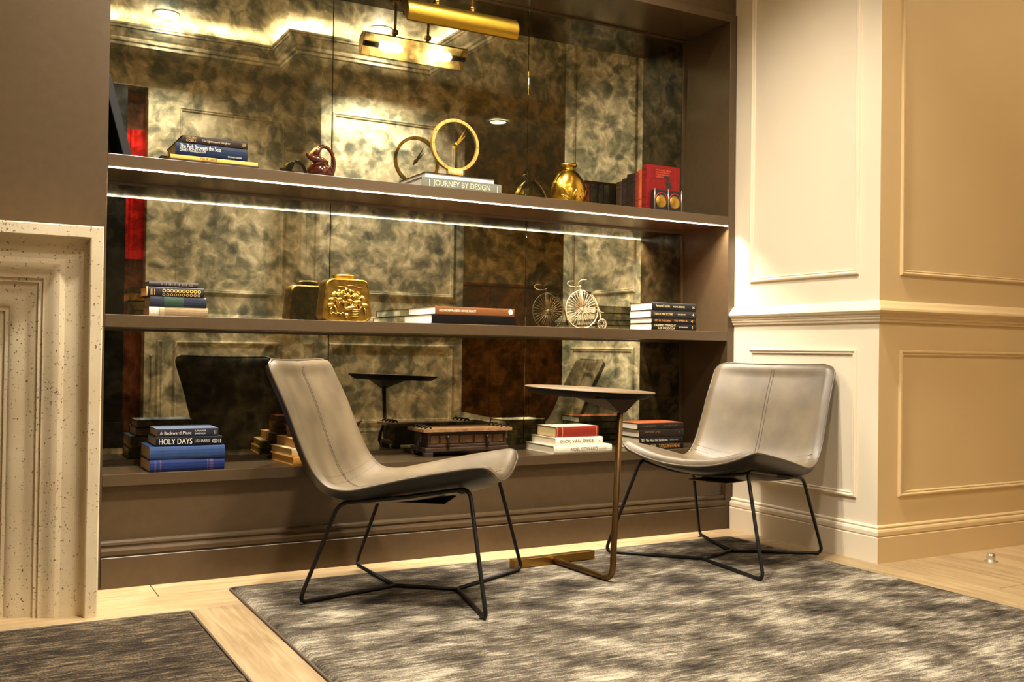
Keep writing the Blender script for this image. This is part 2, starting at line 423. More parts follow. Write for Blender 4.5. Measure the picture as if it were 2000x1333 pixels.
# walls round the niche
def wall(name, *a, m='cream', **k): return obj(name, bx(*a), M_[m], kind='structure', **k)
wall('wall_niche', -2.917, WF, 0.012, 0.5, NTO, 3.70, m='brown')
wall('wall_niche_back', -2.917, WF+0.3, 0.40, 0.5, 0, NTO, m='brown')
wall('wall_chimney', -5.0, -2.917, -0.20, 0.5, 0, 3.70, m='brown')
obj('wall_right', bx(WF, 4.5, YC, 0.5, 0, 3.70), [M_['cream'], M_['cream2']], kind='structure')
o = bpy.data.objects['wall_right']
for p in o.data.polygons: p.material_index = 1 if p.normal.y < -0.5 else 0  # front face takes the cream with warm light in its colour
# opposite side of the room (seen in the antique mirror)
YA, YB = -4.49, -3.95; XR = -0.58; XE = 0.835
wall('wall_back', -5.9, -2.25, YA-0.2, YA, 0, 3.70)
wall('wall_back_panelled', -1.95, XR+0.2, YA-0.2, YA, 0, 3.70)
wall('wall_back_header', -2.25, -1.95, YA-0.2, YA, 3.10, 3.70)
wall('wall_back_nearer', XR, XE, YA-0.2, YB, 0, 3.70)
wall('wall_back_lintel', XE, 4.4, YB-0.14, YB, 3.17, 3.70, m='cream2')
wall('wall_passage', XE-0.2, 4.4, -5.85, -5.7, 0, 3.3, m='cream2')
wall('wall_passage_side', XE-0.12, XE, -5.7, YA-0.2, 0, 3.3)
wall('wall_side', -6.0, -5.9, -6.5, 0.5, 0, 3.70)
wall('wall_far_right', 4.4, 4.5, -6.5, -0.889, 0, 3.70, m='cream2')

# ceiling: flat perimeter, raised tray with a light trough
H = 3.36
hole = [(-3.6, -4.19), (-0.88, -4.19), (-0.88, -3.65), (0.33, -3.65), (0.33, -0.62), (-3.6, -0.62)]
bm = bmesh.new()
for a in ((-6, -3.6, -6.5, 0.5), (0.33, 4.5, YB-0.02, 0.5), (-3.6, 0.33, -0.62, 0.5), (-3.6, -0.88, -6.5, -4.19), (-0.88, 0.33, -6.5, -3.65)):
    box(bm, a[0], a[1], a[2], a[3], H, H+0.04)
box(bm, -6, 4.5, -6.5, 0.5, CEIL, CEIL+0.05)
box(bm, 0.33, 4.5, -6.5, YB-0.14, 3.22, 3.26)
obj('ceiling', bm, M_['ceil'], kind='structure')
cove_prof = [(-0.03, H), (-0.03, H-0.016), (-0.004, H-0.020), (-0.004, H-0.008), (0.014, H-0.010), (0.018, H+0.010), (0.010, H+0.018), (0.030, H+0.022), (0.036, H+0.044), (0.030, H+0.050), (0.050, H+0.062), (0.080, H+0.090),
             (0.092, H+0.104), (0.092, H+0.112), (0.108, H+0.110), (0.112, H+0.124), (0.104, H+0.128), (0.120, H+0.130), (0.124, H+0.146), (0.106, H+0.146), (0.10, H+0.12), (0.03, H+0.070), (0.0, H+0.04)]
bm = moulding_path(bmesh.new(), hole[::-1], cove_prof, closed=True)
obj('trim_1', bm, M_['cream'], kind='structure')
# line of lamps lying in the trough
strip = [(-0.02, H+0.060), (0.045, H+0.095)]
bm = moulding_path(bmesh.new(), hole[::-1], strip, closed=True)
tag(obj('cove_light_strip', bm, M_['cove']), 'long glowing light strip hidden in the ceiling trough, seen in the antique mirror', 'light')
# cornice where wall meets ceiling
corn = [(0.0, H-0.10), (0.010, H-0.10), (0.014, H-0.08), (0.035, H-0.045), (0.055, H-0.02), (0.06, H)]
bm = moulding_path(bmesh.new(), [(-1.95, YA), (XR, YA), (XR, YB), (XE, YB)][::-1], [(-a, b) for a, b in corn])
obj('trim_2', bm, M_['cream'], kind='structure')

# chair rail, baseboards, panel mouldings
rail = [(0, 1.006), (0.010, 1.008), (0.012, 1.018), (0.016, 1.020), (0.017, 1.030), (0.021, 1.032), (0.023, 1.042), (0.032, 1.046), (0.037, 1.054), (0.034, 1.064),
        (0.022, 1.076), (0.014, 1.088), (0.006, 1.095), (0, 1.097)]
base = [(0.021, 0), (0.021, 0.105), (0.019, 0.107), (0.015, 0.108), (0.015, 0.111), (0.019, 0.114), (0.019, 0.128), (0.016, 0.136), (0.010, 0.139), (0.010, 0.143),
        (0.012, 0.146), (0.010, 0.151), (0, 0.154)]
RP = [(WF, 0.002), (WF, YC), (4.4, YC)]
obj('trim_3', moulding_path(bmesh.new(), RP, rail), M_['cream'], kind='structure')
obj('baseboard_right', moulding_path(bmesh.new(), RP, base), M_['cream'], kind='structure')
for o_ in ('trim_3', 'baseboard_right'):
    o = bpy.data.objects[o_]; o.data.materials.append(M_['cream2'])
    for p in o.data.polygons: p.material_index = 1 if p.center.x > WF+0.2 else 0  # same warm-light tint on the front run
BP = [(-1.85, YA), (XR, YA), (XR, YB), (XE, YB)]
obj('trim_4', moulding_path(bmesh.new(), BP[::-1], [(o_, z+0.06) for o_, z in rail]), M_['cream'], kind='structure')
obj('baseboard_back', moulding_path(bmesh.new(), BP[::-1], base), M_['cream'], kind='structure')
pm = [(0, 0), (0.001, 0.006), (0.004, 0.011), (0.009, 0.012), (0.013, 0.009), (0.016, 0.006), (0.019, 0.008), (0.023, 0.006), (0.024, 0)]
tn = [5]
def panel(O, U, Nn, u0, u1, v0, v1, m='cream'):
    k = 1.45 if O[1] < -3 or O[0] < -0.5 else 1.0
    obj('trim_%d' % tn[0], frame_mould(bmesh.new(), O, U, (0, 0, 1), Nn, u0, u1, v0, v1, [(a*k, b*k) for a, b in pm]), M_[m], kind='structure'); tn[0] += 1
panel((WF, 0, 0), (0, -1, 0), (-1, 0, 0), 0.110, 0.781, 1.212, 3.05)
panel((WF, 0, 0), (0, -1, 0), (-1, 0, 0), 0.110, 0.777, 0.256, 0.892)
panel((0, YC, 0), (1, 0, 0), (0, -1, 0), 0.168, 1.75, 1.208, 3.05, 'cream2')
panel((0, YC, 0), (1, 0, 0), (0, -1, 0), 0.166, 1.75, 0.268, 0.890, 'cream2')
panel((0, YA, 0), (1, 0, 0), (0, 1, 0), -1.70, -0.75, 1.34, 2.97)
panel((0, YA, 0), (1, 0, 0), (0, 1, 0), -1.70, -0.76, 0.20, 0.915)
panel((0, YA, 0), (1, 0, 0), (0, 1, 0), -1.845, -1.79, 0.20, 0.915)
panel((XR, 0, 0), (0, 1, 0), (-1, 0, 0), YA+0.14, YB-0.10, 1.34, 2.97)
panel((XR, 0, 0), (0, 1, 0), (-1, 0, 0), YA+0.14, YB-0.10, 0.20, 0.915)
panel((0, YB, 0), (1, 0, 0), (0, 1, 0), -0.48, 0.735, 1.355, 2.97)
panel((0, YB, 0), (1, 0, 0), (0, 1, 0), -0.48, 0.735, 0.19, 0.912)
# doorway opposite with painted red glow on the door, dark post
obj('door_1', bx(-1.95, -1.86, YA-0.02, YA+0.02, 0, 3.0, bev=0.004), M_['cream'], kind='structure')
d = thing('red_glow_door', 'added panel of painted red glow over a rust wood door in the doorway mirrored beyond the upper shelf', 'tinted_door', (-2.05, YA-0.12, 0))
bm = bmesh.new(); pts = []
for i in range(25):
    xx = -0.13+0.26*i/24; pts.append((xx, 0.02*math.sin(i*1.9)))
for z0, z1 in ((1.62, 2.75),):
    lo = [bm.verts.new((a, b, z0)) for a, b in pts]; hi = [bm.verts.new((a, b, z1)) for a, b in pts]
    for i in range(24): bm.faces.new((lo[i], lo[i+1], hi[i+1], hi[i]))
obj('painted_glow', bm, M_['red'], d, smooth=True)  # added panel: red glow on the upper door, put in as colour
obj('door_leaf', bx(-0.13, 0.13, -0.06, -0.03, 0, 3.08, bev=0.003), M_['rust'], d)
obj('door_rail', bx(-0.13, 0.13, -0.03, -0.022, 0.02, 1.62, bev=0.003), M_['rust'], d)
cpost = thing('dark_post', 'tall black post with a square foot mirrored at the far left of the shelves', 'post', (-2.20, YA+0.03, 0))
obj('shaft', bx(-0.08, 0.078, -0.03, 0.03, 0.22, 3.08, bev=0.004), M_['blackmat'], cpost)
obj('foot', bx(-0.09, 0.088, -0.04, 0.04, 0, 0.22, bev=0.006), M_['blackmat'], cpost)
hnd = thing('door_pull', 'slim chrome bar pull on the cream jamb, mirrored beside the dark seat back', 'handle', (-1.90, YA+0.02, 0))
bm = bmesh.new(); tube(bm, fillet([(0, 0, 0.40), (0, 0.045, 0.40), (0, 0.045, 0.79), (0, 0, 0.79)], 0.02), 0.008)
obj('bar', bm, M_['chrome'], hnd)
# tall cabinet in the passage
cb = thing('umber_cabinet', 'brown timber cabinet in the passage, mirrored between the round table and the right-hand seat', 'cabinet', (1.9, -5.15, 0))
obj('body', bx(-0.75, 0.75, -0.25, 0.2, 0.06, 1.57, bev=0.004), M_['umber'], cb)
obj('worktop', bx(-0.77, 0.77, -0.26, 0.22, 1.57, 1.60, bev=0.004), M_['umber'], cb)
obj('plinth', bx(-0.73, 0.73, -0.23, 0.17, 0, 0.06), M_['blackmat'], cb)
for i in range(3): obj('door', bx(-0.74+i*0.495, -0.74+i*0.495+0.488, 0.2, 0.218, 0.08, 1.55, bev=0.003), M_['umber'], cb)

# ------------------------------------------------------------------ ceiling downlights
for k, (x, y, z, t, e, c_, s) in enumerate(LAMPS):
    lab = {0: 'round white recessed ceiling light at the left in the mirrored ceiling', 1: 'round recessed ceiling light mirrored behind the brass picture lamp',
           5: 'small recessed light glowing in the mirrored passage above the gold vase'}.get(k)
    if not lab: continue
    r = thing('ceiling_light', lab, 'light', (x, y, z), 0, 'recessed ceiling lights')
    bm = lathe(bmesh.new(), [(0.078, 0.0), (0.102, 0.0), (0.105, -0.004), (0.100, -0.009), (0.082, -0.007), (0.078, -0.002)], 32)
    bm.faces.ensure_lookup_table()
    for f in [f for f in bm.faces if len(f.verts) > 4]: bm.faces.remove(f)
    obj('trim_ring', bm, M_['whitem'], r)
    bm = lathe(bmesh.new(), [(0.079, -0.001), (0.079, -0.004), (0.0, -0.004)], 32)
    obj('lens', bm, M_['lens'], r)

# ------------------------------------------------------------------ fireplace surround
fp = thing('fireplace_surround', 'cream travertine fireplace surround with stepped mouldings at the left edge', 'fireplace', (0, 0, 0))
prof = [(0.0, 0.20), (0.0, 0.372), (0.004, 0.375), (0.036, 0.373), (0.040, 0.369), (0.041, 0.350), (0.050, 0.337), (0.062, 0.328), (0.076, 0.323), (0.092, 0.320), (0.106, 0.318),
        (0.112, 0.322), (0.122, 0.328), (0.131, 0.327), (0.142, 0.320), (0.152, 0.311), (0.162, 0.306), (0.168, 0.305), (0.169, 0.297), (0.181, 0.295), (0.183, 0.287),
        (0.196, 0.282), (0.208, 0.274), (0.222, 0.270), (0.240, 0.266), (0.256, 0.258), (0.262, 0.250), (0.272, 0.247), (0.274, 0.238), (0.286, 0.236), (0.288, 0.20)]
XO = -2.917; ZT = 1.24; XL = -4.75
bm = bmesh.new(); rows = []
for (px_, pz_, sx_, sz_) in ((XO, 0, -1, 0), (XO, ZT, -1, -1), (XL, ZT, 1, -1), (XL, 0, 1, 0)):
    rows.append([bm.verts.new((px_+sx_*d_, -h_, max(pz_+sz_*d_, 0))) for d_, h_ in prof])
for A, B in zip(rows, rows[1:]):
    for k in range(len(prof)-1):
        f = bm.faces.new((A[k], A[k+1], B[k+1], B[k]))
for q in (rows[0], rows[-1]): bm.faces.new(q)
so = obj('surround', bm, M_['trav'], fp, smooth=True); so.data.set_sharp_from_angle(angle=math.radians(32))
obj('firebox', bx(XL+0.288, XO-0.288, -0.215, -0.2005, 0, ZT-0.288), M_['blackmat'], fp)

# ------------------------------------------------------------------ shelving unit
un = thing('shelving_unit', 'wide built-in taupe shelving unit with antique mirror back and lit shelf', 'shelves', (0, 0, 0))
UB = M_['brown']
def upart(name, *a, m=UB, bev=0.0015, lab=None):
    o = obj(name, bx(*a, bev=bev, seg=2), m, un)
    if lab: o['label'] = lab
    return o
upart('side_panel', 0.0, WF-0.001, 0.0, 0.40, 0, NT)
upart('side_panel', -W-WF, -W, 0.0, 0.40, 0, NT)
upart('top_panel', -W-WF, WF-0.001, 0.0, 0.40, NT, NTO)
upart('shelf', -W, 0, 0.0, D-0.001, S1B, S1T)
upart('shelf', -W, 0, 0.0, D-0.001, S2B, S2T)
upart('bench', -W, 0, 0.0, D-0.001, SBB, SBT)
upart('base_panel', -W, 0, 0.022, 0.05, 0.13, SBB)
ubase = [(-0.02, 0), (0.006, 0), (0.006, 0.108), (0.004, 0.110), (-0.002, 0.110), (-0.002, 0.114), (0.003, 0.117), (0.003, 0.132), (-0.001, 0.141), (-0.008, 0.144), (-0.008, 0.149),
         (-0.004, 0.152), (-0.006, 0.160), (-0.014, 0.166), (-0.024, 0.168)]
obj('plinth_board', moulding_path(bmesh.new(), [(-W, 0), (0, 0)], ubase), UB, un)
obj('shadow_moulding', bx(-W, 0, -0.004, 0.012, 0, 0.006), mat('oak quadrant', srgb(120, 94, 60), 0.5), un)
# small stop mouldings where mirror meets the casing
for zz in (S1B-0.010, S2B-0.008, NT-0.012): obj('bead', bx(-W, 0, D-0.014, D-0.001, zz, zz+0.010), UB, un)
for zz, hh in ((SBT, 0.012), (S2T, 0.006), (S1T, 0.006)): obj('bead', bx(-W, 0, D-0.022, D-0.001, zz, zz+hh), UB, un)
for a, b in ((S1T, NT), (S2T, S1B), (SBT, S2B)): obj('bead', bx(-0.012, 0, D-0.014, D-0.001, a+0.012, b-0.012), UB, un)
o = obj('led_strip', bx(-W+0.004, -0.004, -0.002, 0.006, S1B-0.0045, S1B-0.0005), M_['led'], un); o['label'] = 'bright white light strip under the upper shelf'
al = bpy.data.lights.new('led_light', 'AREA'); al.shape = 'RECTANGLE'; al.size = W-0.03; al.size_y = 0.007; al.energy = 42; al.color = (1.0, 0.90, 0.76); al.spread = math.radians(118)
ao = bpy.data.objects.new('led_light', al); C.objects.link(ao); ao.location = (-W/2, 0.002, S1B-0.0052); ao.parent = un
for xa, xb in ((-W, -1.926), (-1.924, -0.948), (-0.946, 0.0)):
    for za, zb_ in ((S1T, NT), (S2T, S1B), (SBT, S2B)):
        obj('mirror_panel', bx(xa, xb, D, D+0.006, za, zb_, bev=0.0012, seg=1), M_['mirror'], un)
tiny = bmesh.new()
rr = random.Random(3)

# ------------------------------------------------------------------ books
def book(name, label, L_, Dp, T, col, pcol, loc, rz=0.0, titles=(), group=None, rough=0.55, spine_round=0.004, bands=(), topcol=None, boardt=0.0022, metal_bands=False):
    """lying flat, spine towards -Y; origin at the middle of the spine, at the base."""
    r = thing(name, label, 'book', loc, rz, group)
    m = cover(col, rough); n = 6
    bm = bmesh.new()
    sec = []
    for k in range(n+1):
        a = -PI/2+PI*k/n; sec.append((-spine_round*math.cos(a), T/2+math.sin(a)*T/2))
    out = [(Dp, 0)] + [(y, z) for y, z in sec] + [(Dp, T)]
    t = boardt
    inn = [(Dp, T-t)] + [(y+t if y < 0 else t, min(max(z, t), T-t)) for y, z in sec[::-1]] + [(Dp, t)]
    loop = out+inn
    A = [bm.verts.new((-L_/2, y, z)) for y, z in loop]; B = [bm.verts.new((L_/2, y, z)) for y, z in loop]
    k = len(loop)
    for i in range(k): bm.faces.new((A[i], A[(i+1) % k], B[(i+1) % k], B[i]))
    no = len(out)
    for V in (A, B):
        for i in range(no-1):
            bm.faces.new((V[i], V[i+1], V[k-2-i], V[k-1-i]))
    o = obj('cover', bm, m, r)
    if topcol:
        o.data.materials.append(cover(topcol, rough))
        for p in o.data.polygons:
            if p.normal.z > 0.9 and p.center.z > T*0.9: p.material_index = 1
    obj('pages', bx(-L_/2+0.003, L_/2-0.003, t*1.2, Dp-0.004, t, T-t), pages(pcol), r)
    for (xa, xb, c) in bands:
        bm = bmesh.new(); ring = []
        for y, z in sec: ring.append((y*1.0-0.0004, z))
        lo = [bm.verts.new((xa, y, z)) for y, z in ring]; hi = [bm.verts.new((xb, y, z)) for y, z in ring]
        for i in range(n): bm.faces.new((lo[i], lo[i+1], hi[i+1], hi[i]))
        obj('band', bm, ink(c), r)
    for tt in titles:
        s, xr, zr, size, c, fit = (tt+(None,))[:6]
        text('title', s, size, ink(c), r, (xr, -spine_round-0.0007, T*zr), fit=fit)
    return r
def stack(rows, zbase, yf, group):
    z = zbase
    for r in rows:
        x0, x1, T = r['x']; L_ = x1-x0
        yy = yf+r.get('dy', 0)
        rz = r.get('rz', 0)
        book(r.get('name', 'book'), r['label'], L_, r.get('d', 0.17), T, r['c'], r.get('p', (214, 190, 150)), ((x0+x1)/2, yy+0.004, z), rz, r.get('t', ()), group,
             r.get('rough', 0.55), r.get('sr', 0.004), r.get('b', ()), r.get('top'))
        z += T+0.0004
CRM = (240, 228, 205); GLD = (212, 170, 96); WHT = (235, 228, 212)
# upper shelf, left
stack([
 dict(x=(-2.646, -2.318, 0.016), c=(52, 30, 20), p=(206, 180, 140), d=0.20, label='thin dark brown book at the bottom of the upper-left stack, under the yellow one', sr=0.001),
 dict(x=(-2.646, -2.322, 0.014), c=(226, 182, 92), p=(190, 150, 100), d=0.19, label='thin yellow book with FOUR DAYS on the spine', t=(('FOUR DAYS', -0.055, 0.5, 0.012, (110, 72, 30), 0.062),), sr=0.001),
 dict(x=(-2.629, -2.362, 0.046), c=(28, 42, 66), p=(196, 176, 138), d=0.18, label='thick navy book, The Path Between the Seas, on the upper-left stack', rough=0.4,
      t=(('The Path Between the Seas', -0.118, 0.70, 0.024, (240, 236, 226), 0.150), ('DAVID McCULLOUGH', -0.118, 0.40, 0.016, (225, 220, 208), 0.094), ('SIMON AND SCHUSTER', 0.058, 0.20, 0.008, (225, 220, 208), 0.052))),
 dict(x=(-2.605, -2.362, 0.028), c=(46, 34, 28), p=(196, 176, 138), d=0.16, label='dark brown book with gold lettering on top of the upper-left stack',
      t=(('COLLEEN', -0.108, 0.72, 0.011, GLD, 0.036), ('COBLE', -0.108, 0.34, 0.013, GLD, 0.036), ("The Lightkeeper's Daughter", -0.050, 0.5, 0.011, (214, 196, 160), 0.105), ('ill', 0.100, 0.5, 0.018, GLD))),
], S1T, 0.05, 'books in the upper-left stack')
# middle shelf, left
stack([
 dict(x=(-2.711, -2.500, 0.034), c=(128, 108, 78), p=(150, 104, 54), d=0.15, label='worn mottled tan book at the bottom of the middle-left stack', t=(('ONE', -0.100, 0.5, 0.026, (226, 214, 190), 0.022),), b=((-0.105, -0.072, (190, 176, 150)), (-0.068, -0.052, (150, 132, 100)))),
 dict(x=(-2.707, -2.506, 0.038), c=(34, 38, 50), p=(150, 118, 76), d=0.15, label='worn dark blue book with green spine panel in the middle-left stack', rough=0.4, b=((-0.052, 0.018, (24, 52, 34)),)),
 dict(x=(-2.721, -2.516, 0.035), c=(26, 22, 24), p=(206, 140, 62), d=0.15, label='black book with gold disc pattern on the spine', b=((-0.102, -0.099, GLD),),
      t=tuple((('o', -0.048+0.0140*i, 0.68, 0.026, GLD) for i in range(10)))+tuple((('o', -0.048+0.0140*i, 0.26, 0.022, (150, 120, 76)) for i in range(10)))+(('|||', -0.09, 0.5, 0.024, (170, 140, 96)),)),
 dict(x=(-2.711, -2.536, 0.020), c=(40, 34, 34), p=(120, 92, 62), d=0.13, dy=0.01, label='slim black book with frayed edge on top of the middle-left stack', t=(('I II III I II IIII III', -0.045, 0.5, 0.012, (120, 104, 84), 0.11),)),
], S2T, 0.055, 'books in the middle-left stack')
# big art books, middle shelf
stack([
 dict(x=(-1.592, -1.188, 0.040), c=(14, 12, 12), p=(236, 228, 212), d=0.30, label='large black art book under the brown one on the middle shelf', sr=0.001, rough=0.35),
 dict(x=(-1.576, -1.196, 0.033), c=(118, 72, 34), p=(242, 236, 222), d=0.29, label='large brown art book with white spine lettering on the middle shelf', sr=0.001, top=(176, 130, 84),
      t=(('ALEXANDER McQUEEN: SAVAGE BEAUTY', -0.172, 0.5, 0.014, (236, 226, 204), 0.175), ('●', 0.158, 0.5, 0.03, (236, 226, 204)))),
], S2T, 0.02, 'large art books on the middle shelf')
# Journey by design, upper shelf
stack([
 dict(x=(-1.642, -1.263, 0.042), c=(112, 112, 98), p=(220, 210, 196), d=0.28, label='large grey book, JOURNEY BY DESIGN, under the gold clock', sr=0.001,
      t=(('JOURNEY BY DESIGN', -0.135, 0.5, 0.034, (226, 218, 178), 0.27), ('|', -0.158, 0.5, 0.034, (226, 218, 178)), ('|', 0.165, 0.5, 0.034, (226, 218, 178)))),
 dict(x=(-1.622, -1.290, 0.024), c=(22, 18, 20), p=(226, 212, 200), d=0.28, rz=PI, dy=0.29, label='thin black-covered book with its page edge forward, directly under the clock', sr=0.001),
], S1T, 0.03, 'books under the clock')
# middle shelf, right
stack([
 dict(x=(-0.442, -0.170, 0.032), c=(20, 17, 15), p=CRM, d=0.175, label='black book, TALKING STRAIGHT, at the bottom of the middle-right stack', t=(('TALKING STRAIGHT', -0.122, 0.70, 0.015, (222, 204, 160), 0.130), ('LEE IACOCCA', -0.098, 0.30, 0.014, (222, 204, 160), 0.100), ('WITH SONNY KLEINFIELD', 0.028, 0.5, 0.008, (190, 170, 130), 0.055), ('1', 0.105, 0.5, 0.022, (222, 204, 160)))),
 dict(x=(-0.442, -0.172, 0.026), c=(18, 15, 14), p=CRM, d=0.175, label='black book with orange lettering, GET IN THE GAME', t=(('GET IN THE GAME', -0.118, 0.5, 0.013, (206, 132, 60), 0.095), ('CAL RIPKEN, JR.', 0.000, 0.6, 0.012, (224, 160, 84), 0.080), ('◄', 0.100, 0.5, 0.016, (224, 140, 50)))),
 dict(x=(-0.446, -0.171, 0.036), c=(40, 36, 34), p=CRM, d=0.175, label='dark grey book with gold title, second from the top of the middle-right stack', t=(('THE DA VINCI CODE', -0.120, 0.5, 0.015, (214, 178, 108), 0.110), ('DAN BROWN', 0.022, 0.5, 0.010, (220, 206, 176), 0.046), ('4', 0.112, 0.5, 0.022, (220, 206, 176)))),
 dict(x=(-0.441, -0.172, 0.037), c=(24, 23, 26), p=CRM, d=0.175, top=(182, 74, 40), label="black book with red top cover, Fortune's Rocks, topmost of the middle-right stack", t=(("Fortune's Rocks", -0.112, 0.55, 0.018, (210, 190, 128), 0.082), ('ANITA SHREVE', -0.010, 0.5, 0.012, (210, 190, 128), 0.072), ('3K', 0.108, 0.5, 0.014, (210, 190, 128)))),
], S2T, 0.03, 'books in the middle-right stack')
# bench, left: blue
stack([
 dict(x=(-2.706, -2.438, 0.043), c=(30, 48, 102), p=(190, 158, 108), d=0.19, label='worn royal blue book at the bottom of the blue stack on the bench', b=((-0.118, -0.112, (72, 58, 104)), (-0.10, -0.094, (72, 58, 104)), (0.07, 0.074, (96, 56, 84)), (0.078, 0.092, (72, 52, 100))), sr=0.008, rz=0.03),
 dict(x=(-2.707, -2.438, 0.047), c=(48, 72, 120), p=(184, 150, 100), d=0.21, label='light blue cloth book, second in the blue stack on the bench', b=((-0.093, -0.091, (38, 56, 96)), (-0.088, -0.086, (38, 56, 96)), (-0.026, -0.024, (38, 56, 96)), (-0.019, -0.017, (38, 56, 96))), sr=0.008, rz=0.0),
 dict(x=(-2.684, -2.445, 0.033), c=(18, 17, 22), p=(198, 168, 118), d=0.19, dy=0.01, label='black book, HOLY DAYS, in the blue stack on the bench', top=(50, 56, 72), sr=0.002, t=(('HOLY DAYS', -0.110, 0.5, 0.030, (236, 230, 216), 0.118), ('LIS HARRIS', 0.018, 0.5, 0.016, (214, 206, 190), 0.055), ('@||', 0.080, 0.5, 0.016, (236, 230, 216), 0.032))),
 dict(x=(-2.679, -2.458, 0.030), c=(42, 40, 50), p=(204, 176, 126), d=0.17, dy=0.02, label='slate book with pale blue cover, A Backward Place, on top of the blue stack', top=(120, 132, 156), sr=0.002, t=(('A Backward Place', -0.100, 0.45, 0.016, (226, 220, 214), 0.112), ('R. PRAWER', 0.024, 0.68, 0.009, (226, 220, 214), 0.040), ('JHABVALA', 0.024, 0.34, 0.009, (226, 220, 214), 0.040), ('||', 0.095, 0.5, 0.016, (226, 220, 214)))),
], SBT, 0.015, 'books in the blue stack on the bench')
# bench, white and red
stack([
 dict(x=(-0.990, -0.676, 0.036), c=(236, 226, 204), p=(240, 226, 192), d=0.25, label='wide white book at the bottom of the white and red stack', t=(('NOEL COWARD', -0.070, 0.5, 0.022, (112, 98, 76), 0.145), ('DIARIES', 0.085, 0.5, 0.012, (212, 198, 168), 0.04)), sr=0.006),
 dict(x=(-0.972, -0.716, 0.034), c=(244, 236, 216), p=(240, 224, 190), d=0.215, dy=0.015, label='white book with grey spine capitals in the middle of the white and red stack', t=(('DICK VAN DYKE', -0.104, 0.5, 0.019, (120, 110, 92), 0.178), ('▴', 0.105, 0.5, 0.012, (60, 50, 44))), sr=0.004),
 dict(x=(-0.963, -0.732, 0.048), c=(142, 44, 30), p=(232, 208, 150), d=0.165, dy=0.03, top=(238, 226, 198), label='thick brick-red book on top of the white and red stack', b=((-0.082, -0.078, (206, 128, 70)), (-0.110, -0.107, (206, 128, 70)), (0.103, 0.106, (206, 128, 70)), (-0.100, -0.088, (118, 30, 22))), sr=0.006),
], SBT, 0.012, 'books in the white and red stack')
# bench, dark right
stack([
 dict(x=(-0.512, -0.250, 0.030), c=(30, 22, 17), p=(236, 222, 190), d=0.17, label='black book with gold capitals at the bottom of the dark stack by the right chair', t=(('M.BATER', -0.118, 0.5, 0.020, GLD, 0.085), ('TAYLOR STEVENS', -0.018, 0.5, 0.024, (196, 140, 62), 0.125)), sr=0.004),
 dict(x=(-0.512, -0.252, 0.027), c=(28, 24, 22), p=(240, 226, 194), d=0.17, label='black book, The Nice Girl Syndrome, in the dark stack by the right chair', t=(('TI', -0.122, 0.5, 0.020, (222, 214, 196), 0.018), ('The Nice Girl Syndrome', -0.094, 0.5, 0.018, (222, 214, 196), 0.130), ('BEVERLY ENGEL', 0.050, 0.5, 0.008, (180, 168, 146), 0.05)), sr=0.003),
 dict(x=(-0.514, -0.246, 0.038), c=(42, 32, 26), p=(242, 230, 204), d=0.17, label='dark brown book, second from the top of the dark stack by the right chair', t=(('NATURE', -0.10, 0.66, 0.012, (140, 108, 62), 0.05), ('of the', -0.04, 0.66, 0.010, (140, 108, 62), 0.03), ('*', 0.10, 0.5, 0.02, (140, 108, 62))), sr=0.003),
 dict(x=(-0.523, -0.250, 0.030), c=(40, 32, 28), p=(242, 230, 204), d=0.165, top=(206, 110, 66), label='dark brown book with orange top cover on the dark stack by the right chair', t=(('S ROSENBERG', -0.12, 0.5, 0.012, (112, 92, 66), 0.09), ('MATERIALIST', 0.02, 0.5, 0.010, (112, 92, 66), 0.08)), sr=0.003),
], SBT, 0.02, 'books in the dark stack by the right chair')
# bench, rotated pile of old books behind the left chair
ang = PI/2 + 0.40
def turned(label, L_, Dp, T, col, pcol, x, y, z, a, top=None):
    book('book', label, L_, Dp, T, col, pcol, (x, y, z), a, (), 'old books in the turned pile', 0.6, 0.003, (), top)
fx, fy = -2.158, 0.065
turned('mustard yellow book at the bottom of the turned pile behind the left chair', 0.17, 0.235, 0.030, (222, 158, 66), (206, 162, 90), -2.085, 0.045, SBT, 0.10)
turned('worn cream book, second in the turned pile behind the left chair', 0.165, 0.225, 0.030, (228, 204, 150), (208, 176, 116), -2.085, 0.075, SBT+0.0305, 0.10)
turned('tan book with orange-brown cover, third in the turned pile behind the left chair', 0.18, 0.225, 0.034, (176, 112, 60), (196, 154, 92), -2.055, 0.105, SBT+0.061, 0.06, (214, 158, 106))
turned('small brown book under two others on the turned pile behind the left chair', 0.13, 0.14, 0.022, (110, 74, 40), (176, 140, 84), -2.055, 0.150, SBT+0.0955, 0.05)
turned('small tan book between two others high on the turned pile', 0.13, 0.14, 0.023, (150, 116, 70), (190, 154, 96), -2.055, 0.150, SBT+0.118, 0.08)
turned('small red-covered book topmost of the turned pile behind the left chair', 0.13, 0.14, 0.024, (170, 40, 36), (190, 150, 92), -2.052, 0.150, SBT+0.1415, 0.03, (206, 84, 70))

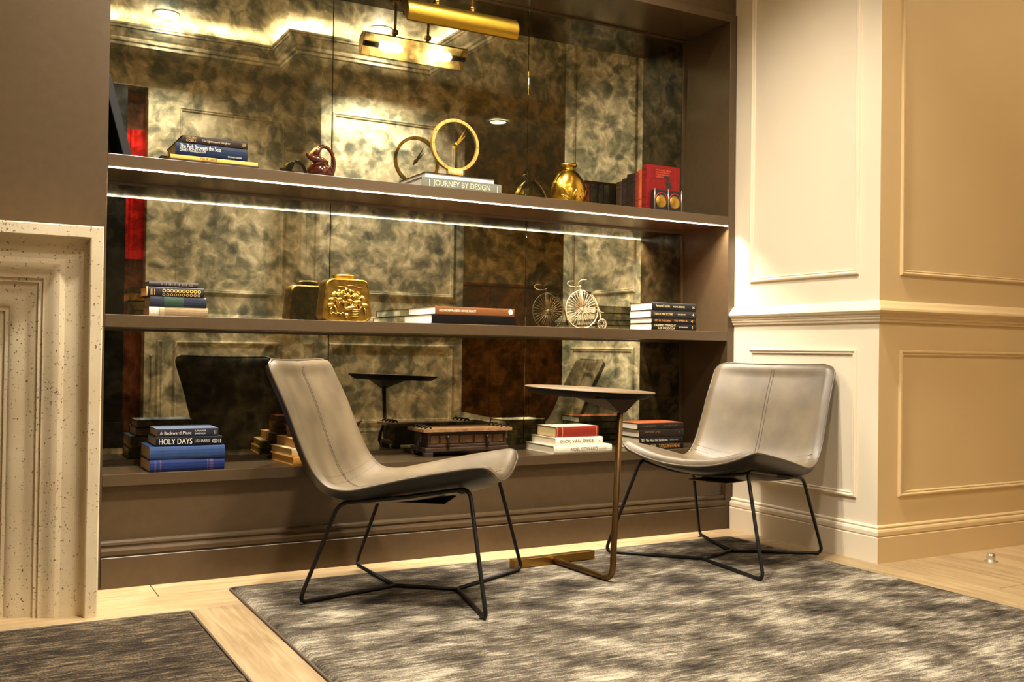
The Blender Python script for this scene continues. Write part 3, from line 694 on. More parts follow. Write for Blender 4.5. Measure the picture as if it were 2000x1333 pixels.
# upright row on the upper shelf, spines towards the left
def upright(label, x0, x1, y0, y1, h, col, pcol, titled=False):
    T = y1-y0; Wd = x1-x0
    r = thing('book', label, 'book', (x0, (y0+y1)/2, S1T), 0, 'red and brown books standing on the upper shelf')
    n = 6; t = 0.003; bm = bmesh.new()
    sec = [(-0.006*math.cos(-PI/2+PI*k/n), math.sin(-PI/2+PI*k/n)*T/2) for k in range(n+1)]
    loop = [(Wd, -T/2)]+sec+[(Wd, T/2)] + [(Wd, T/2-t)]+[(t, T/2-t)]+[(t, -T/2+t)]+[(Wd, -T/2+t)]
    A = [bm.verts.new((a, b, 0)) for a, b in loop]; B = [bm.verts.new((a, b, h)) for a, b in loop]
    k = len(loop)
    for i in range(k): bm.faces.new((A[i], A[(i+1) % k], B[(i+1) % k], B[i]))
    bm.faces.new(A); bm.faces.new(B)
    obj('cover', bm, cover(col, 0.5, 0.15), r)
    obj('pages', bx(t, Wd-0.004, -T/2+t, T/2-t, 0.003, h-0.004), pages(pcol), r)
    for zz in (0.14, 0.3, 0.78, 0.9):
        bm = bmesh.new(); tube(bm, [(a-0.0002, b, h*zz) for a, b in sec], 0.0009, 5)
        obj('raised_band', bm, cover(tuple(int(q*0.8) for q in col), 0.5), r)
    return r
rb = upright('red cloth book standing face forward with a dark figure on its cover', -0.447, -0.252, 0.070, 0.112, 0.226, (122, 20, 18), (180, 130, 80))
for (u0, u1, v0, v1) in ((0.008, 0.170, 0.008, 0.218),):
    bm = frame_mould(bmesh.new(), (0, -0.0212, 0), (1, 0, 0), (0, 0, 1), (0, -1, 0), u0, u1, v0, v1, [(0, 0), (0, 0.0005), (0.0018, 0.0005), (0.0018, 0)])
    obj('cover_border', bm, ink((140, 16, 16)), rb)
for i, (s_, z_, fit_) in enumerate((('THE RED MAIL', 0.203, 0.095), ('ADVENTURES OF', 0.192, 0.085), ('A JOURNEY', 0.181, 0.085), ('VOLUME ONE', 0.170, 0.05))):
    text('cover_title', s_, 0.009, ink((210, 96, 60)), rb, (0.048, -0.0216, z_), fit=fit_)
obj('cover_line', bx(0.02, 0.16, -0.0218, -0.0211, 0.160, 0.1612), ink((60, 20, 16)), rb)
bm = bmesh.new()
fig = [(0.098, 0.176), (0.112, 0.180), (0.132, 0.178), (0.140, 0.172), (0.128, 0.168), (0.134, 0.150), (0.150, 0.138), (0.152, 0.126), (0.138, 0.118), (0.126, 0.120), (0.124, 0.104), (0.119, 0.104), (0.118, 0.124), (0.112, 0.140), (0.120, 0.160), (0.112, 0.168), (0.098, 0.170)]
a = [bm.verts.new((x_-0.004, -0.0218, z_)) for x_, z_ in fig]; b_ = [bm.verts.new((x_-0.004, -0.0211, z_)) for x_, z_ in fig]
bm.faces.new(a); bm.faces.new(b_)
for i in range(len(fig)): bm.faces.new((a[i], a[(i+1) % len(fig)], b_[(i+1) % len(fig)], b_[i]))
obj('cover_figure', bm, ink((34, 24, 20)), rb)
upright('thin orange-spined book second in the upright row', -0.450, -0.262, 0.114, 0.138, 0.205, (170, 76, 36), (180, 140, 90))
upright('thin dark red book third in the upright row', -0.450, -0.262, 0.140, 0.166, 0.200, (120, 36, 22), (180, 140, 90))
upright('thick black leather book, tallest dark one in the upright row', -0.452, -0.270, 0.168, 0.232, 0.196, (40, 28, 20), (120, 90, 60))
upright('dark brown leather book beside the thick black one in the upright row', -0.446, -0.270, 0.234, 0.282, 0.182, (48, 34, 24), (120, 90, 60))
upright('brown leather book nearest the mirror in the upright row', -0.446, -0.270, 0.284, 0.332, 0.172, (58, 40, 26), (120, 90, 60))

# opera glasses in front of the red book
og = thing('opera_glasses', 'black opera glasses with two gold lenses in front of the red book', 'binoculars', (-0.360, 0.040, S1T))
for s in (-1, 1):
    bm = bmesh.new(); tube(bm, [(s*0.0405, -0.020, 0.048), (s*0.0405, 0.0, 0.048), (s*0.0405, 0.024, 0.048)], [0.037, 0.037, 0.03], 24)
    b1 = obj('barrel', bm, M_['blackmat'], og)
    bm = lathe(bmesh.new(), [(0.0, -0.006), (0.020, -0.004), (0.030, 0.0), (0.034, 0.0035), (0.0345, 0.006)], 24)
    bmesh.ops.rotate(bm, verts=bm.verts, matrix=Matrix.Rotation(-PI/2, 3, 'X')); bmesh.ops.translate(bm, verts=bm.verts, vec=(s*0.0405, -0.021, 0.043))
    l_ = obj('lens', bm, M_['goldold'], og)
    bm = bx(s*0.0405-0.037, s*0.0405+0.037, -0.018, 0.016, 0.0, 0.100, bev=0.003)
    obj('housing', bm, M_['blackmat'], og)
    bm = bmesh.new(); tube(bm, [(s*0.0405+0.032*math.cos(q), -0.0195, 0.052+0.033*math.sin(q)) for q in [PI*i/12 for i in range(13)]], 0.003, 6)
    obj('red_rim', bm, ink((150, 20, 24)), og)
for xx in (-0.080, 0.0, 0.080):
    bm = bmesh.new(); tube(bm, [(xx, -0.0195, 0.002), (xx, -0.0195, 0.104)], 0.0016, 6)
    obj('trim_rod', bm, M_['chrome'], og)

# dark picture frame leaning at the left end of the upper shelf
pf = thing('leaning_picture', 'black picture frame leaning at the left end of the upper shelf', 'picture frame', (-2.772, 0.20, S1T))
obj('frame', bx(-0.030, 0.0, -0.12, 0.12, 0.0, 0.315, bev=0.003), M_['blackmat'], pf)
obj('glass', bx(0.0, 0.002, -0.10, 0.10, 0.02, 0.295), mat('dark glass', srgb(12, 10, 10), 0.08), pf)
pf.rotation_euler = (0, -0.26, 0)

# ------------------------------------------------------------------ vessels and ornaments
# brown glazed ring-handled jug
jg = thing('glazed_jug', 'glossy red-brown jug with a looping handle on the upper shelf', 'jug', (-2.036, 0.17, S1T))
bm = lathe(bmesh.new(), [(0.030, 0.0), (0.036, 0.003), (0.049, 0.018), (0.055, 0.036), (0.053, 0.052), (0.043, 0.066), (0.030, 0.076), (0.021, 0.080)], 32)
obj('body', bm, M_['jug'], jg, smooth=True)
bm = bmesh.new(); tube(bm, [(0.030, 0, 0.078), (0.014, 0, 0.084), (-0.008, 0, 0.089), (-0.032, 0, 0.096), (-0.050, 0, 0.103), (-0.061, 0, 0.110)], [0.010, 0.016, 0.018, 0.015, 0.010, 0.003], 14)
obj('lip', bm, M_['jug'], jg, smooth=True)
bm = bmesh.new(); tube(bm, [(-0.030, 0, 0.100), (-0.018, 0, 0.116), (-0.008, 0, 0.134), (0.004, 0, 0.146)], [0.008, 0.014, 0.012, 0.008], 12)
obj('spout', bm, M_['jug'], jg, smooth=True)
hp = [(-0.012, 0, 0.128), (-0.004, 0, 0.142), (0.010, 0, 0.149), (0.028, 0, 0.146), (0.044, 0, 0.132), (0.055, 0, 0.108), (0.0600, 0, 0.080), (0.056, 0, 0.050), (0.048, 0, 0.028)]
bm = bmesh.new(); tube(bm, fillet(hp, 0.012, 4), 0.0078, 12)
obj('handle', bm, M_['jug'], jg, smooth=True)
bm = bmesh.new(); tube(bm, [(-0.050, -0.004, 0.107), (-0.038, -0.005, 0.118), (-0.024, -0.006, 0.133), (-0.010, -0.004, 0.144)], [0.003, 0.0055, 0.0055, 0.003], 8)
obj('drip', bm, M_['straw'], jg, smooth=True)

# gold clock
ck = thing('ring_clock', 'gold open-ring clock with two slim hands standing on two large books', 'clock', (-1.434, 0.150, S1T+0.0668), 0.0)
bm = bmesh.new(); R = 0.1085; cz = 0.150
n = 64; rows = []
for i in range(n):
    a = 2*PI*i/n; rows.append([bm.verts.new(((R+dr)*math.cos(a), dy, cz+(R+dr)*math.sin(a))) for dr, dy in ((-0.007, -0.008), (0.006, -0.008), (0.008, -0.004), (0.008, 0.008), (-0.007, 0.008))])
for i in range(n):
    A, B = rows[i], rows[(i+1) % n]
    for k in range(5): bm.faces.new((A[k], A[(k+1) % 5], B[(k+1) % 5], B[k]))
ring = obj('ring', bm, M_['clock'], ck)
for i in range(12):
    a = 2*PI*i/12; bm = lathe(bmesh.new(), [(0.0022, -0.001), (0.0022, 0.001)], 10)
    bmesh.ops.rotate(bm, verts=bm.verts, matrix=Matrix.Rotation(PI/2, 3, 'X')); bmesh.ops.translate(bm, verts=bm.verts, vec=(R*math.cos(a), -0.0085, cz+R*math.sin(a)))
    obj('hour_mark', bm, ink((96, 62, 26)), ring)
obj('glass', lathe(bmesh.new(), [(R-0.006, -0.0006), (R-0.006, 0.0006)], 48), None, ck)
g = bpy.data.materials.new('clock glass'); g.use_nodes = True; gb = g.node_tree.nodes['Principled BSDF']
gb.inputs['Transmission Weight'].default_value = 1.0; gb.inputs['Roughness'].default_value = 0.0; gb.inputs['IOR'].default_value = 1.05
go = [c for c in ck.children if c.name.startswith('glass')][0] if ck.children else None
for c in bpy.data.objects:
    if c.parent == ck and c.name.startswith('glass'):
        c.data.materials.append(g); c.rotation_euler = (PI/2, 0, 0); c.location = (0, 0, cz)
def hand(ang_deg, length, w, y):
    a = math.radians(ang_deg); d_ = Vector((math.sin(a), 0, math.cos(a))); nrm = Vector((math.cos(a), 0, -math.sin(a))); bm = bmesh.new()
    pts = [d_*-0.022-nrm*w*0.7, d_*-0.022+nrm*w*0.7, d_*(length*0.35)+nrm*w, d_*length, d_*(length*0.35)-nrm*w]
    a_ = [bm.verts.new(p+Vector((0, y, cz))) for p in pts]; b2 = [bm.verts.new(p+Vector((0, y+0.0015, cz))) for p in pts]
    bm.faces.new(a_); bm.faces.new(b2)
    for i in range(5): bm.faces.new((a_[i], a_[(i+1) % 5], b2[(i+1) % 5], b2[i]))
    obj('hand', bm, M_['gold'], ck)
hand(31, 0.086, 0.0045, -0.012); hand(45, 0.066, 0.005, -0.010)
bm = lathe(bmesh.new(), [(0.0, 0.008), (0.008, 0.006), (0.011, 0.0), (0.010, -0.006), (0.006, -0.008)], 20)
bmesh.ops.rotate(bm, verts=bm.verts, matrix=Matrix.Rotation(PI/2, 3, 'X')); bmesh.ops.translate(bm, verts=bm.verts, vec=(0, -0.012, cz))
obj('hub', bm, M_['gold'], ck, smooth=True)
bm = bmesh.new()
for i in range(9):
    x_ = -0.036+0.008*i+0.004; tube(bm, [(x_, -0.010, 0.0), (x_, -0.010, 0.046)], 0.0038, 8)
    tube(bm, [(x_, 0.010, 0.0), (x_, 0.010, 0.046)], 0.0038, 8)
box(bm, -0.036, 0.036, -0.010, 0.010, 0.0, 0.046)
obj('fluted_stand', bm, M_['clock'], ck)
obj('foot', lathe(bmesh.new(), [(0.05, 0.0), (0.052, 0.003), (0.045, 0.006)], 32, 1, 0.6), M_['clock'], ck)

# gold vase
vs = thing('gold_vase', 'rounded shiny gold vase with raised leaf sprays on the upper shelf', 'vase', (-0.823, 0.18, S1T))
prof = [(0.066, 0.0), (0.070, 0.003), (0.082, 0.020), (0.0905, 0.050), (0.0915, 0.078), (0.086, 0.105), (0.073, 0.132), (0.052, 0.158), (0.030, 0.174), (0.022, 0.181), (0.024, 0.187), (0.041, 0.194), (0.044, 0.199), (0.040, 0.205), (0.030, 0.204), (0.018, 0.195)]
obj('body', lathe(bmesh.new(), prof, 48, 1.0, 0.62), M_['gold'], vs, smooth=True)
def vpt(th, z):
    r = 0.09
    for (r0, z0), (r1, z1) in zip(prof, prof[1:]):
        if z0 <= z <= z1: r = r0+(r1-r0)*(z-z0)/(z1-z0); break
    return Vector((1.0*r*math.cos(th), 0.62*r*math.sin(th), z))
def leaf(th, z, dth, dz, wd):
    bm = bmesh.new(); n = 8; L0 = []; L1 = []; Mi = []
    for i in range(n+1):
        t = i/n; w_ = wd*math.sin(PI*t)**0.8; c = vpt(th+dth*t, z+dz*t)
        nd = Vector((dz, -dth*0.09)).normalized() if (dz or dth) else Vector((1, 0))
        a = vpt(th+dth*t+nd.x*w_/0.09, z+dz*t+nd.y*w_); b = vpt(th+dth*t-nd.x*w_/0.09, z+dz*t-nd.y*w_)
        out = Vector((c.x, c.y, 0)).normalized()
        L0.append(bm.verts.new(a+out*0.0006)); L1.append(bm.verts.new(b+out*0.0006)); Mi.append(bm.verts.new(c+out*0.0042))
    for i in range(n):
        for P_, Q_ in ((L0, Mi), (Mi, L1)):
            try: bm.faces.new((P_[i], P_[i+1], Q_[i+1], Q_[i]))
            except ValueError: pass
    obj('leaf', bm, M_['gold'], vs, smooth=True)
for c0 in (-1.85, -0.75):
    leaf(c0+0.05, 0.030, -0.50, 0.055, 0.010); leaf(c0+0.05, 0.030, 0.02, 0.052, 0.010); leaf(c0, 0.026, -0.55, 0.022, 0.008); leaf(c0+0.10, 0.030, 0.30, 0.050, 0.009)
bm = bmesh.new(); tube(bm, [vpt(-PI*0.98+PI*0.96*i/30, 0.022)*1.01 for i in range(31)], 0.0022, 6)
o_ = obj('base_ring', bm, M_['gold'], vs, smooth=True)

# embossed brass tea tin
tt = thing('brass_caddy', 'square-shouldered brass caddy embossed with a tavern scene on the middle shelf', 'caddy', (-1.944, 0.065, S2T))
def rrect(w0, w1, h0, h1, r, n=6):
    pts = []
    for cx_, cz_, a0 in ((w0-r, h1-r, 0), (-w0+r, h1-r, PI/2), (-w1+r, h0+r, PI), (w1-r, h0+r, 1.5*PI)):
        for i in range(n+1):
            a = a0+PI/2*i/n; pts.append((cx_+r*math.cos(a), cz_+r*math.sin(a)))
    return pts
bm = bmesh.new(); rings = []
for y, ins in ((0.006, 0.004), (0.0, 0.0), (0.0, -0.0), (0.012, -0.005), (0.090, -0.005), (0.105, 0.0), (0.110, 0.006)):
    o2 = rrect(0.088-ins, 0.100-ins, 0.0+max(ins, 0), 0.168-ins, 0.030)
    rings.append([bm.verts.new((x_, y, z_)) for x_, z_ in o2])
for A, B in zip(rings, rings[1:]):
    k = len(A)
    for i in range(k):
        try:
            f = bm.faces.new((A[i], A[(i+1) % k], B[(i+1) % k], B[i])); f.smooth = True
        except ValueError: pass
bm.faces.new(rings[0][::-1]); bm.faces.new(rings[-1])
bmesh.ops.remove_doubles(bm, verts=bm.verts, dist=1e-6)
obj('body', bm, M_['patina'], tt)
bm = lathe(bmesh.new(), [(0.046, 0.168), (0.046, 0.183), (0.049, 0.185), (0.049, 0.188), (0.040, 0.193), (0.02, 0.197), (0.0, 0.198)], 32, 1, 0.72, 0.0, 0.052)
obj('cap', bm, M_['goldold'], tt, smooth=True)
bm = bmesh.new()
def blob(x_, z_, rx, rz_, ry=0.006, rot=0.0):
    mtx = Matrix.Translation((x_, 0.0045, z_)) @ Matrix.Rotation(rot, 4, 'Y') @ Matrix.Diagonal((rx, ry, rz_, 1))
    bmesh.ops.create_icosphere(bm, subdivisions=2, radius=1.0, matrix=mtx)
def person(x_, z_, s, lean):
    blob(x_+lean*0.02, z_+0.052*s, 0.0075, 0.0085, 0.008); blob(x_+lean*0.022, z_+0.058*s, 0.010, 0.004, 0.008, 0.2*lean)
    blob(x_, z_+0.032*s, 0.012, 0.019, 0.008, 0.35*lean); blob(x_-lean*0.008, z_+0.010*s, 0.017, 0.011, 0.008, -0.2*lean)
    blob(x_+lean*0.016, z_+0.034*s, 0.014, 0.0045, 0.009, 0.6*lean); blob(x_+lean*0.012, z_-0.006*s, 0.006, 0.018, 0.007, -0.4*lean); blob(x_-lean*0.010, z_-0.010*s, 0.005, 0.016, 0.007, 0.3*lean)
person(-0.062, 0.055, 1.0, 1); person(-0.058, 0.078, 0.8, 1); person(-0.028, 0.078, 0.95, 1); person(0.002, 0.074, 0.85, -1); person(0.028, 0.066, 1.05, -1); person(0.040, 0.070, 0.95, -1); person(0.064, 0.056, 1.1, -1)
blob(0.012, 0.055, 0.030, 0.010, 0.009, -0.2); blob(-0.012, 0.078, 0.030, 0.003, 0.008)
blob(-0.004, 0.024, 0.012, 0.012, 0.009)
for i in range(5): blob(0.032, 0.020+i*0.007, 0.020-0.001*abs(i-2), 0.004, 0.010)
for i in range(6): blob(-0.070+i*0.010, 0.030+0.003*(i % 2), 0.008, 0.0035, 0.007, 0.3)
blob(-0.030, 0.140, 0.014, 0.002); blob(0.012, 0.146, 0.016, 0.002); blob(0.052, 0.138, 0.014, 0.002)
for f in bm.faces: f.smooth = True
obj('relief', bm, M_['goldold'], tt)

# penny-farthing ornament
bk = thing('penny_farthing', 'small pale metal penny-farthing ornament on the middle shelf', 'ornament', (-0.724, 0.205, S2T), 0.0)
def wheel(cx_, cz_, R_, r_, ns, nm):
    bm = bmesh.new(); tube(bm, [(cx_+R_*math.cos(2*PI*i/40), 0, cz_+R_*math.sin(2*PI*i/40)) for i in range(40)], r_, 8, closed=True)
    wh = obj(nm, bm, M_['bikem'], bk)
    for i in range(ns):
        a = 2*PI*i/ns; bm = bmesh.new(); tube(bm, [(cx_+0.006*math.cos(a), 0.003*(1 if i % 2 else -1), cz_+0.006*math.sin(a)), (cx_+R_*math.cos(a), 0, cz_+R_*math.sin(a))], r_*0.42, 5)
        obj('spoke', bm, M_['bikem'], wh)
wheel(0.0, 0.0935, 0.091, 0.0024, 32, 'front_wheel'); wheel(0.116, 0.0265, 0.0245, 0.0016, 16, 'rear_wheel')
bm = bmesh.new(); 
for s in (-1, 1): tube(bm, [(0.0, s*0.008, 0.0935), (-0.006, s*0.008, 0.15), (-0.012, s*0.006, 0.186)], [0.0045, 0.0055, 0.005], 8)
obj('fork', bm, M_['bikem'], bk)
bm = lathe(bmesh.new(), [(0.0, -0.014), (0.008, -0.013), (0.010, -0.009), (0.010, 0.009), (0.008, 0.013), (0.0, 0.014)], 16)
bmesh.ops.rotate(bm, verts=bm.verts, matrix=Matrix.Rotation(PI/2, 3, 'X')); bmesh.ops.translate(bm, verts=bm.verts, vec=(0, 0, 0.0935))
obj('hub', bm, M_['bikem'], bk)
bm = bmesh.new(); tube(bm, fillet([(-0.012, 0, 0.186), (0.020, 0, 0.180), (0.050, 0, 0.160), (0.075, 0, 0.135), (0.097, 0, 0.098), (0.106, 0, 0.065), (0.110, 0, 0.048)], 0.02), 0.0030, 8)
tube(bm, fillet([(0.094, 0, 0.100), (0.110, 0, 0.083), (0.126, 0, 0.082)], 0.01), 0.0014, 6)
obj('spine', bm, M_['bikem'], bk)
bm = bmesh.new()
for s in (-1, 1): tube(bm, [(0.109, s*0.004, 0.052), (0.116, s*0.004, 0.0265)], 0.0024, 6)
obj('rear_fork', bm, M_['blackmat'], bk)
bm = bmesh.new(); tube(bm, [(0.014, 0, 0.186), (0.030, 0, 0.180), (0.046, 0, 0.172)], [0.003, 0.006, 0.009], 10)
obj('saddle', bm, M_['blackmat'], bk)
bm = bmesh.new(); tube(bm, [(-0.012, 0, 0.186), (-0.014, 0, 0.204)], 0.0028, 8)
tube(bm, [(-0.014, -0.006, 0.204), (-0.014, 0.006, 0.204)], 0.004, 8)
obj('stem', bm, M_['bikem'], bk)
bm = bmesh.new()
for s in (-1, 1): tube(bm, fillet([(-0.014, 0, 0.204), (-0.030, s*0.012, 0.200), (-0.050, s*0.034, 0.204), (-0.054, s*0.052, 0.218), (-0.042, s*0.056, 0.230), (-0.014, s*0.056, 0.232)], 0.02), 0.0019, 7)
obj('handlebar', bm, M_['bikem'], bk)
for s in (-1, 1):
    bm = bmesh.new(); tube(bm, [(0, s*0.012, 0.0935), (0.004*s, s*0.014, 0.0935-0.018*s), (0.004*s, s*0.026, 0.0935-0.018*s)], 0.0022, 6)
    obj('pedal', bm, M_['blackmat'], bk)

# carved wooden chest
wd = mat('dark carved walnut', srgb(58, 38, 22), 0.5, var=0.35, scale=16, bump=0.5, bscale=60, stretch=(1, 1, 3))
wl = mat('worn walnut lid', srgb(150, 112, 72), 0.5, var=0.3, scale=14, bump=0.4, bscale=60, stretch=(1, 4, 1))
wp = mat('tan inlay', srgb(92, 58, 28), 0.45, var=0.25, scale=12, stretch=(4, 1, 1))
ch = thing('wooden_chest', 'small carved wooden chest with black iron fittings on the bench', 'chest', (-1.375, 0.18, SBT), 0.0)
obj('plinth', bx(-0.203, 0.203, -0.082, 0.082, 0.020, 0.040, bev=0.004), wd, ch)
for sx in (-1, 1):
    for sy in (-1, 1): obj('foot', bx(sx*0.185-0.020, sx*0.185+0.020, sy*0.066-0.015, sy*0.066+0.015, 0, 0.021, bev=0.003), wd, ch)
obj('body', bx(-0.190, 0.190, -0.070, 0.070, 0.040, 0.106, bev=0.003), wd, ch)
bm = frame_mould(bmesh.new(), (0, -0.070, 0), (1, 0, 0), (0, 0, 1), (0, -1, 0), -0.190, 0.190, 0.042, 0.104, [(0, 0), (0, 0.008), (0.007, 0.008), (0.011, 0.001)])
obj('front_frame', bm, wd, ch)
for i, (a, b) in enumerate(((-0.176, -0.138), (-0.130, -0.045), (-0.035, 0.025), (0.035, 0.120), (0.128, 0.176))):
    obj('inlay', bx(a, b, -0.074, -0.069, 0.056, 0.090, bev=0.0015), wp, ch)
bm = bmesh.new(); n = 60; top = []; 
for zz in (0.107, 0.120):
    row = []
    for i in range(n+1):
        x_ = -0.215+0.43*i/n; row.append((x_, -0.092+0.004*math.cos(i*2*PI/7.5)))
    ring = [bm.verts.new((x_, y_, zz)) for x_, y_ in row] + [bm.verts.new((0.215, 0.088, zz)), bm.verts.new((-0.215, 0.088, zz))]
    top.append(ring)
k = len(top[0])
for i in range(k): bm.faces.new((top[0][i], top[0][(i+1) % k], top[1][(i+1) % k], top[1][i]))
bm.faces.new(top[0][::-1]); bm.faces.new(top[1])
obj('lid', bm, wl, ch)
for x_, ys in ((-0.185, 1), (0.185, -1)):
    for i in range(4):
        bm = bmesh.new(); tube(bm, fillet([(x_-0.014, -0.066+i*0.040, 0.121), (x_-0.008, -0.066+i*0.040, 0.131), (x_+0.008, -0.066+i*0.040, 0.131), (x_+0.014, -0.066+i*0.040, 0.121)], 0.006, 3), 0.004, 6)
        obj('iron_strap', bm, M_['black'], ch)
for x_ in (-0.098, 0.092):
    bm = bmesh.new(); tube(bm, [(x_, -0.081, 0.091), (x_, -0.086, 0.080), (x_, -0.083, 0.066), (x_, -0.088, 0.052), (x_, -0.086, 0.038)], [0.006, 0.008, 0.0045, 0.008, 0.004], 8)
    obj('clasp', bm, M_['black'], ch)
bm = bmesh.new(); tube(bm, fillet([(-0.200, -0.048, 0.104), (-0.212, -0.044, 0.080), (-0.222, -0.040, 0.050), (-0.226, -0.036, 0.028)], 0.01), 0.0065, 8)
hd = obj('chain_handle', bm, M_['black'], ch)
for i in range(5):
    bm = bmesh.new(); t = i/4; c = Vector((-0.206-0.020*t, -0.050+0.014*t, 0.098-0.070*t))
    tube(bm, [c+Vector((0.003, math.cos(2*PI*q/10)*0.007, math.sin(2*PI*q/10)*0.009)) for q in range(10)], 0.0028, 6, closed=True)
    obj('link', bm, M_['black'], hd)

# ------------------------------------------------------------------ picture lamp
pl = thing('picture_lamp', 'brass two-bulb picture lamp hanging inside the top of the shelving', 'lamp', (-1.435, 0.115, 2.292))
LR = 0.056; LH = 0.265; tilt = math.radians(38)
bm = bmesh.new(); rows = []
n = 20
for R_ in (LR, LR-0.002):
    row = []
    for i in range(n+1):
        a = PI/2 - tilt + PI*i/n  # shell faces away from the mirror and up
        row.append((R_*math.cos(a), R_*math.sin(a)))
    rows.append(row)
loop = rows[0] + rows[1][::-1]
A = [bm.verts.new((-LH, y, z)) for y, z in loop]; B = [bm.verts.new((LH, y, z)) for y, z in loop]
k = len(loop)
for i in range(k):
    f = bm.faces.new((A[i], A[(i+1) % k], B[(i+1) % k], B[i])); f.smooth = i not in (n, k-1)
obj('hood', bm, mat('lamp brass', srgb(200, 166, 62), 0.3, 1.0), pl)
bm = bmesh.new()
A = [bm.verts.new((-LH+0.003, y*0.985, z*0.985)) for y, z in rows[1]]; B = [bm.verts.new((LH-0.003, y*0.985, z*0.985)) for y, z in rows[1]]
for i in range(n): bm.faces.new((A[i], A[i+1], B[i+1], B[i])).smooth = True
ro = obj('reflector', bm, mat('hood inside', srgb(206, 184, 140), 0.5), pl); ro['label'] = 'pale painted inside of the hood'
for x_ in (-LH, LH-0.002):
    bm = bmesh.new(); a = [bm.verts.new((x_, y, z)) for y, z in rows[0]]; b = [bm.verts.new((x_+0.002, y, z)) for y, z in rows[0]]
    bm.faces.new(a); bm.faces.new(b)
    for i in range(len(a)): bm.faces.new((a[i], a[(i+1) % len(a)], b[(i+1) % len(a)], b[i]))
    obj('end_cap', bm, M_['brass'], pl)
for s in (-1, 1):
    bm = bmesh.new(); pr_ = [(0.004, 0.0), (0.021, 0.010), (0.024, 0.05), (0.021, 0.105), (0.008, 0.125)]
    lathe(bm, [(r, z) for r, z in pr_], 16)
    bmesh.ops.rotate(bm, verts=bm.verts, matrix=Matrix.Rotation(s*PI/2, 3, 'Y')); bmesh.ops.translate(bm, verts=bm.verts, vec=(-s*0.19+s*0.0, 0.004, 0.002))
    obj('bulb', bm, M_['bulb'], pl, smooth=True)
    bm = bmesh.new(); tube(bm, [(-s*0.262, 0.004, 0.002), (-s*0.19, 0.004, 0.002)], 0.013, 14)
    obj('lamp_holder', bm, M_['black'], pl)
for x_ in (-0.108, 0.062):
    bm = bmesh.new(); tube(bm, [(x_, 0.0, LR-0.002), (x_, 0.008, 0.075)], 0.009, 12)
    tube(bm, [(x_-0.013, 0.008, 0.075), (x_+0.013, 0.008, 0.075)], 0.012, 14)
    tube(bm, [(x_, 0.008, 0.075), (x_, 0.012, 0.135), (x_, 0.012, NT-2.292)], 0.0065, 10)
    obj('arm', bm, M_['brass'], pl)
    bm = lathe(bmesh.new(), [(0.028, NT-2.292), (0.028, NT-2.292-0.006), (0.010, NT-2.292-0.012)], 20, 1, 1, x_, 0.012)
    obj('ceiling_rose', bm, M_['brass'], pl)

# ------------------------------------------------------------------ rugs
def rug(label, x0, x1, y0, y1, m, seed):
    r = thing('rug', label, 'rug', ((x0+x1)/2, (y0+y1)/2, 0))
    lx, ly = (x1-x0)/2, (y1-y0)/2; rnd = random.Random(seed)
    nx, ny = 150, 110; bm = bmesh.new(); g_ = []
    for j in range(ny+1):
        row = []
        for i in range(nx+1):
            u = i/nx; v = j/ny; ex = min(u, 1-u)*2*lx; ey = min(v, 1-v)*2*ly; e = min(ex, ey)
            h_ = 0.013*min(1, (e/0.012))**0.5 + rnd.uniform(-0.0006, 0.0008)
            jx = rnd.uniform(-0.003, 0.003) if i in (0, nx) else 0; jy = rnd.uniform(-0.003, 0.003) if j in (0, ny) else 0
            row.append(bm.verts.new((-lx+2*lx*u+jx, -ly+2*ly*v+jy, max(h_, 0.001))))
        g_.append(row)
    for j in range(ny):
        for i in range(nx): bm.faces.new((g_[j][i], g_[j][i+1], g_[j+1][i+1], g_[j+1][i])).smooth = True
    o = obj('pile', bm, m, r); o['kind'] = 'stuff'
    bm = bmesh.new(); e = 0.004
    tube(bm, fillet([(-lx-e, -ly-e, 0.004), (lx+e, -ly-e, 0.004), (lx+e, ly+e, 0.004), (-lx-e, ly+e, 0.004)], 0.02, 4, closed=True), 0.0042, 6, closed=True)
    obj('binding', bm, mat('rug binding', srgb(88, 74, 58), 0.8), r)
    return r
rug('large silky grey-brown rug with pale blotches under the chairs and table', -2.458, -0.148, -3.5, -0.196, M_['rug'], 1)
rug('dark streaked grey-brown rug in the lower left corner by the fireplace', -4.9, -2.648, -3.4, -0.452, M_['rug2'], 2)

# ------------------------------------------------------------------ chairs
Z0 = 0.013
def catmull(P_, n):
    P_ = [Vector(p) for p in P_]; P_ = [P_[0]*2-P_[1]]+P_+[P_[-1]*2-P_[-2]]; out = []
    segs = len(P_)-3
    for k in range(n+1):
        t = k/n*segs; i = min(int(t), segs-1); t -= i; a, b, c, d_ = P_[i:i+4]
        out.append(0.5*((2*b)+(c-a)*t+(2*a-5*b+4*c-d_)*t*t+(3*b-a-3*c+d_)*t**3))
    return out
def resample(P_, n):
    L_ = [0]
    for a, b in zip(P_, P_[1:]): L_.append(L_[-1]+(b-a).length)
    out = []; j = 0
    for k in range(n+1):
        s = L_[-1]*k/n
        while j < len(L_)-2 and L_[j+1] < s: j += 1
        t = (s-L_[j])/max(L_[j+1]-L_[j], 1e-9); out.append(P_[j].lerp(P_[j+1], t))
    return out, L_[-1]
